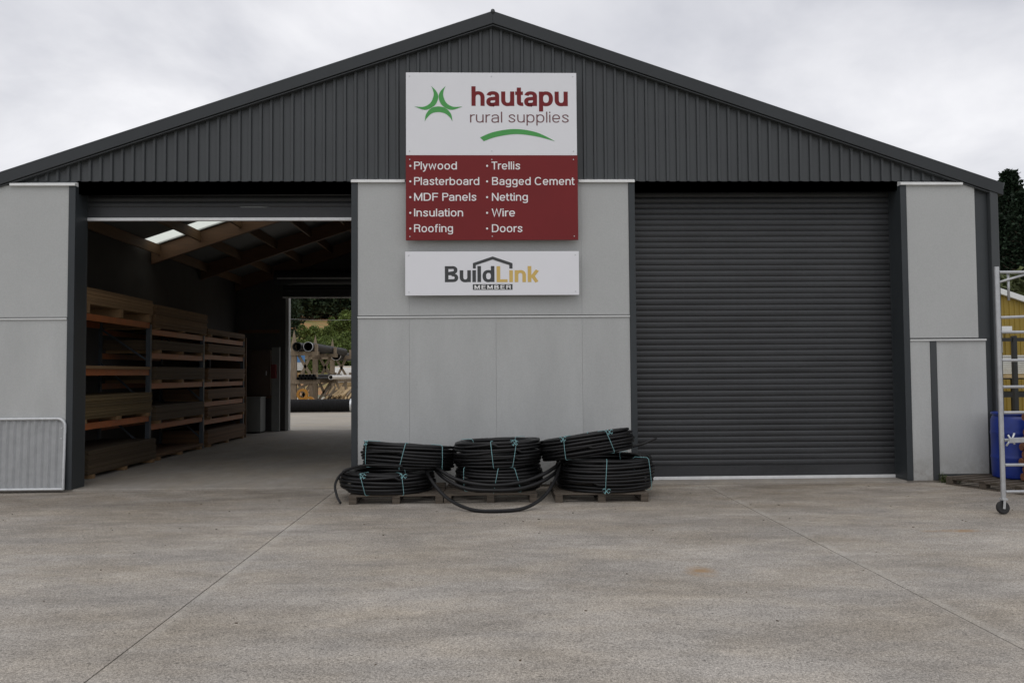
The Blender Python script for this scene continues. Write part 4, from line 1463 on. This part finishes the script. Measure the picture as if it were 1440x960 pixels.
for a, c in (((-1.35, -0.06, 2.55), (1.15, -0.06, 4.28)), ((3.65, -0.06, 2.55), (1.15, -0.06, 4.28))):
    MB().bar(a, c, 0.08, 0.22).build('barge', 'shed_tan', gs)
for s in (-1, 1):
    a = [(1.15, 4.22), (1.15 + s * 2.6, 2.48), (1.15 + s * 2.6, 2.56), (1.15, 4.30)]
    MB().prism(a if s < 0 else a[::-1], -0.15, 4.1).build('roof', 'dark_steel', gs)
box('door', 'brown_board', gs, 0.4, 1.3, -0.05, -0.005, 0, 2.0)

# ------------------------------------------------------------------ yellow building, fence, sheets on the right
yb = thing('yellow_shed', 'yellow ribbed metal building with white sloping fascia beyond the fence', 'building', (15.2, 14.6, -0.05))


def yroof(x):
    return 4.55 - 0.34 * abs(x)


mb = MB()
xs = []
x = -5.2
while x < 5.2:
    xs += [(x, 0), (x + 0.10, 0), (x + 0.115, -0.025), (x + 0.155, -0.025)]
    x += 0.17
for x, y in xs:
    mb.v += [(x, y, 0), (x, y, yroof(x))]
for i in range(len(xs) - 1):
    mb.f.append((2 * i, 2 * i + 2, 2 * i + 3, 2 * i + 1))
mb.build('wall', 'yellow_clad', yb)
MB().prism([(-5.2, 0), (5.2, 0), (5.2, yroof(5.2)), (0, yroof(0)), (-5.2, yroof(5.2))], 0.03, 8).build('body', 'yellow_clad', yb)
for s in (-1, 1):
    a = [(0, yroof(0) - 0.04), (s * 5.5, yroof(5.5) - 0.04), (s * 5.5, yroof(5.5) + 0.14), (0, yroof(0) + 0.14)]
    MB().prism(a if s > 0 else a[::-1], -0.16, -0.04).build('fascia', 'white_trim', yb)
    a = [(0, yroof(0) + 0.02), (s * 5.5, yroof(5.5) + 0.02), (s * 5.5, yroof(5.5) + 0.09), (0, yroof(0) + 0.09)]
    MB().prism(a if s > 0 else a[::-1], -0.035, 8.2).build('roof', 'galv_sheet', yb)
wn = box('window', 'cream', yb, 0.55, 1.42, -0.07, -0.03, 2.15, 2.75)
o = MB().box(-0.34, 0.34, -0.03, -0.024, -0.25, 0.22).build('pane', 'dark_glass', wn)
box('awning', 'white_trim', yb, 0.3, 1.5, -0.45, -0.03, 2.82, 2.98)

fc = thing('steel_fence', 'black steel post and rail fence in front of the yellow building', 'fence', (13.0, 9.2, -0.09))
for i in range(7):
    x = -1.6 + i * 1.05
    box('post', 'black_steel', fc, x - 0.05, x + 0.05, -0.05, 0.05, 0.0, 2.5)
    for k in range(1, 3):
        box('bar', 'black_steel', fc, x + 0.35 * k - 0.012, x + 0.35 * k + 0.012, -0.012, 0.012, 0.2, 2.36)
for z in (0.15, 2.36):
    box('rail', 'black_steel', fc, -1.6, 4.7, -0.025, 0.025, z, z + 0.09)
st = thing('sheet_stack', 'stack of white metal sheets on a dark stand behind the fence', 'sheet stack', (15.6, 12.0, -0.09))
mb = MB()
for i in range(9):
    j = random.uniform(-.06, .06)
    mb.box(-1.6 + j, 1.6 + j, -0.6, 0.6, 1.52 + i * 0.06, 1.52 + i * 0.06 + 0.045)
mb.build('sheets', 'wrap_white', st)
box('tray', 'black_steel', st, -1.6, 1.6, -0.58, 0.58, 1.36, 1.50)
box('timber_edge', 'lumber', st, -1.6, 1.6, -0.64, -0.59, 1.40, 1.50)
for x in (-1.5, 0.0, 1.5):
    for y in (-0.5, 0.5):
        box('leg', 'black_steel', st, x - 0.05, x + 0.05, y - 0.05, y + 0.05, 0, 1.358)
box('shelf', 'black_steel', st, -1.6, 1.6, -0.55, 0.55, 0.85, 1.0)

# ------------------------------------------------------------------ hill
def hz_(x, y):
    if y < 50:
        return -0.6
    if y < 135:
        z = 7.0 * (y - 50) / 85
    elif y < 178:
        z = 7.0 + 7.6 * (y - 135) / 43
    else:
        z = 14.6 + 0.19 * (y - 178)
    return z - 0.6 + 1.2 * noise.noise(Vector((x * 0.02, y * 0.02, 0.3))) * min(1, (y - 50) / 40)


mb = MB()
nx, ny = 90, 70
for j in range(ny + 1):
    y = 48 + (560 - 48) * (j / ny) ** 1.3
    for i in range(nx + 1):
        x = -330 + 760 * i / nx
        mb.v.append((x, y, hz_(x, y)))
for j in range(ny):
    for i in range(nx):
        a = j * (nx + 1) + i
        mb.f.append((a, a + 1, a + nx + 2, a + nx + 1))
tag(mb.build('hill', 'hill_grass', smooth=True), kind='structure')


# ------------------------------------------------------------------ trees
def leaf_quad(mb, p, d, w, l, rnd):
    d = d.normalized()
    s = d.cross(Vector((rnd.uniform(-1, 1), rnd.uniform(-1, 1), rnd.uniform(-1, 1))))
    if s.length < 1e-3:
        s = Vector((1, 0, 0))
    s.normalize()
    k = len(mb.v)
    mb.v += [tuple(p - s * w * 0.5), tuple(p + d * l * 0.45 - s * w * 0.6), tuple(p + d * l), tuple(p + d * l * 0.5 + s * w * 0.6)]
    mb.f.append((k, k + 1, k + 2, k + 3))


def conifer_mesh(seed, H, W, n, leaf, material, dense=True):
    rnd = random.Random(seed)
    mb, tr = MB(), MB()
    tr.tube([(0, 0, -0.5), (0.02 * H, 0, H * 0.35), (0, 0.01 * H, H * 0.7), (0, 0, H * 0.98)], [H * 0.028, H * 0.02, H * 0.011, 0.02], 8)
    nb = n // 14
    for b in range(nb):
        t = 0.06 + 0.94 * (b / nb) ** 0.9
        z = H * t
        R_ = W * (1 - t) ** 0.75 * rnd.uniform(0.6, 1.12) + 0.05 * W
        a = b * 2.399 + rnd.uniform(-.3, .3)
        tipz = z + R_ * rnd.uniform(-0.1, 0.45)
        tip = Vector((math.cos(a) * R_, math.sin(a) * R_, tipz))
        base = Vector((0, 0, z))
        if b % 3 == 0:
            tr.tube([base, tip], [H * 0.005, 0.01], 4)
        for k in range(14):
            u = (k + rnd.random()) / 14
            p = base.lerp(tip, u ** 0.7) + Vector((rnd.gauss(0, 1), rnd.gauss(0, 1), rnd.gauss(0, .7))) * leaf * 0.5
            d = Vector((math.cos(a) + rnd.gauss(0, .6), math.sin(a) + rnd.gauss(0, .6), rnd.uniform(-.3, .9)))
            leaf_quad(mb, p, d, leaf * 0.6, leaf * rnd.uniform(0.7, 1.4), rnd)
    return mb.mesh('crown', material), tr.mesh('trunk', 'bark', True)


def broad_mesh(seed, H, W, n, leaf, material, low=0.1):
    rnd = random.Random(seed)
    mb, tr = MB(), MB()
    tr.tube([(0, 0, -0.4), (0.03 * W, 0, H * 0.25), (0, 0.03 * W, H * 0.6)], [W * 0.06, W * 0.045, W * 0.02], 8)
    lob = []
    for i in range(14):
        a, u = rnd.uniform(0, 6.28), rnd.uniform(low + 0.1, 0.88)
        rr = W * 0.75 * math.sqrt(max(0.05, 1 - (2 * u - 0.9) ** 2)) * rnd.uniform(0.2, 0.85)
        c = Vector((math.cos(a) * rr, math.sin(a) * rr, H * u))
        lob.append((c, rnd.uniform(0.2, 0.38) * W, rnd.uniform(0.75, 1.1)))
        tr.tube([(0, 0, H * 0.25), tuple(c * 0.6 + Vector((0, 0, H * .15))), tuple(c)], [W * 0.03, W * 0.018, W * 0.006], 5)
    for i in range(n):
        c, r, q = rnd.choice(lob)
        d = Vector((rnd.gauss(0, 1), rnd.gauss(0, 1), rnd.gauss(0, 1))).normalized()
        p = c + Vector((d.x, d.y, d.z * q)) * r * rnd.uniform(0.55, 1.08)
        if p.z < 0.05 * H:
            p.z = 0.05 * H + rnd.uniform(0, .2)
        leaf_quad(mb, p, d + Vector((rnd.gauss(0, .7), rnd.gauss(0, .7), rnd.gauss(0, .7))), leaf * 0.7, leaf * rnd.uniform(0.7, 1.3), rnd)
    return mb.mesh('crown', material), tr.mesh('trunk', 'bark', True)


def plant(meshes, name, label, x, y, z, s, rz, group, sz=1.0, cat='tree'):
    t = thing(name, label, cat, (x, y, z), rz, group)
    t.scale = (s, s, s * sz)
    link(meshes[0], 'crown', t)
    link(meshes[1], 'trunk', t)
    return t


big = conifer_mesh(2, 16.0, 3.3, 14000, 0.27, 'leaf_conifer')
far_a = conifer_mesh(3, 15.0, 3.6, 3200, 0.75, 'leaf_pine')
far_b = conifer_mesh(4, 14.0, 4.4, 3200, 0.8, 'leaf_pine')
bush = broad_mesh(6, 5.0, 3.0, 3800, 0.32, 'leaf_bush')
bush2 = broad_mesh(9, 5.0, 3.2, 3800, 0.34, 'leaf_bush')
will = broad_mesh(12, 8.0, 4.5, 4500, 0.36, 'leaf_willow')


def dirX(px, Y):
    return at(px, 500, Y).x


# right-hand trees
plant(big, 'conifer', 'tall dark conifer at the top right edge', dirX(1427, 42), 42, -0.1, 0.93, 0.4, 'trees right of the warehouse')
plant(big, 'conifer', 'dark conifer tip just above the gutter end', dirX(1393, 60), 60, 0.2, 1.12, 1.9, 'trees right of the warehouse', 1.0)
plant(big, 'conifer', 'dark conifer partly behind the tall one', dirX(1475, 50), 50, 0.0, 0.95, 3.0, 'trees right of the warehouse')
plant(big, 'conifer', 'shorter dark conifer filling in left of the tall one', dirX(1409, 40), 40, -0.1, 0.72, 4.0, 'trees right of the warehouse')
plant(big, 'conifer', 'shorter dark conifer filling in right of the tall one', dirX(1444, 39), 39, -0.1, 0.80, 5.0, 'trees right of the warehouse')
plant(will, 'willow_tree', 'olive green loose tree below the tall conifer', dirX(1418, 33), 33, -0.1, 1.0, 0.2, 'trees right of the warehouse')
plant(will, 'willow_tree', 'olive green tree at the right edge behind the yellow building', dirX(1450, 36), 36, -0.1, 0.95, 2.2, 'trees right of the warehouse')
rnd = random.Random(31)
for i, (px, Y, s) in enumerate(((1400, 190, 1.2), (1420, 196, 1.3), (1441, 188, 1.2), (1460, 194, 1.2))):
    x = dirX(px, Y)
    plant((far_a, far_b)[i % 2], 'pine_tree', '%s dark pine from the left on the far hillside behind the right conifers' % ORD[i], x, Y, hz_(x, Y) - 0.3, s, rnd.uniform(0, 6), 'pines on the right hillside', 1.0)
# trees through the rear doorway
for row in range(3):
    n_ = 0
    for i in range(12):
        px = 396 + i * 9.2 + rnd.uniform(-2.5, 2.5)
        Y = 182 + row * 17 + rnd.uniform(-3, 3)
        s = rnd.uniform(0.8, 1.15)
        if 450 < px < 471:
            if row:
                continue
            s = 0.42
        x = dirX(px, Y)
        plant((far_a, far_b)[(i + row) % 2], 'pine_tree', '%s dark pine from the left, %s row on the hill behind the rear doorway' % (ORD[n_], ('front', 'middle', 'back')[row]), x, Y, hz_(x, Y) - 0.3, s, rnd.uniform(0, 6), 'pines on the hill behind the doorway')
        n_ += 1
plant(far_b, 'pine_tree', 'dark pine standing at the left of the bare orange slope', dirX(405, 140), 140, hz_(dirX(405, 140), 140), 0.75, 1.0, 'single trees on the bare slope')
plant(bush, 'shrub', 'round dark shrub in the middle of the bare orange slope', dirX(434, 132), 132, hz_(dirX(434, 132), 132) - 0.2, 0.95, 2.0, 'single trees on the bare slope', cat='shrub')
for row in range(3):
    for i in range(9):
        px = 400 + i * 12.2 + rnd.uniform(-4, 4)
        Y = (78, 98, 118)[row] + rnd.uniform(-5, 5)
        x = dirX(px, Y)
        s = rnd.uniform(0.48, 0.62) * (1.2 if px > 445 else 1)
        plant((bush, bush2)[(i + row) % 2], 'shrub', '%s green shrub from the left, %s row at the foot of the hill' % (ORD[i], ('front', 'middle', 'back')[row]), x, Y, hz_(x, Y) - 0.3, s, rnd.uniform(0, 6), 'shrubs at the foot of the hill', cat='shrub')

for i, (px, Y, s_) in enumerate(((462, 140, 0.7), (474, 150, 0.9), (484, 146, 1.0), (492, 156, 1.1))):
    x = dirX(px, Y)
    plant((bush2, bush)[i % 2], 'shrub', '%s shrub from the left on the right part of the bare slope' % ORD[i], x, Y, hz_(x, Y) - 0.2, s_, i * 1.3, 'shrubs on the bare slope', cat='shrub')
# overhead wire far behind
wr = smooth_path([tuple(at(380, 447, 60)), tuple(at(450, 450, 60)), tuple(at(520, 449, 60))])
tag(MB().tube(wr, 0.010, 5).build('power_line', 'galv_sheet'), 'thin overhead power line crossing the hill behind the doorway', 'wire')
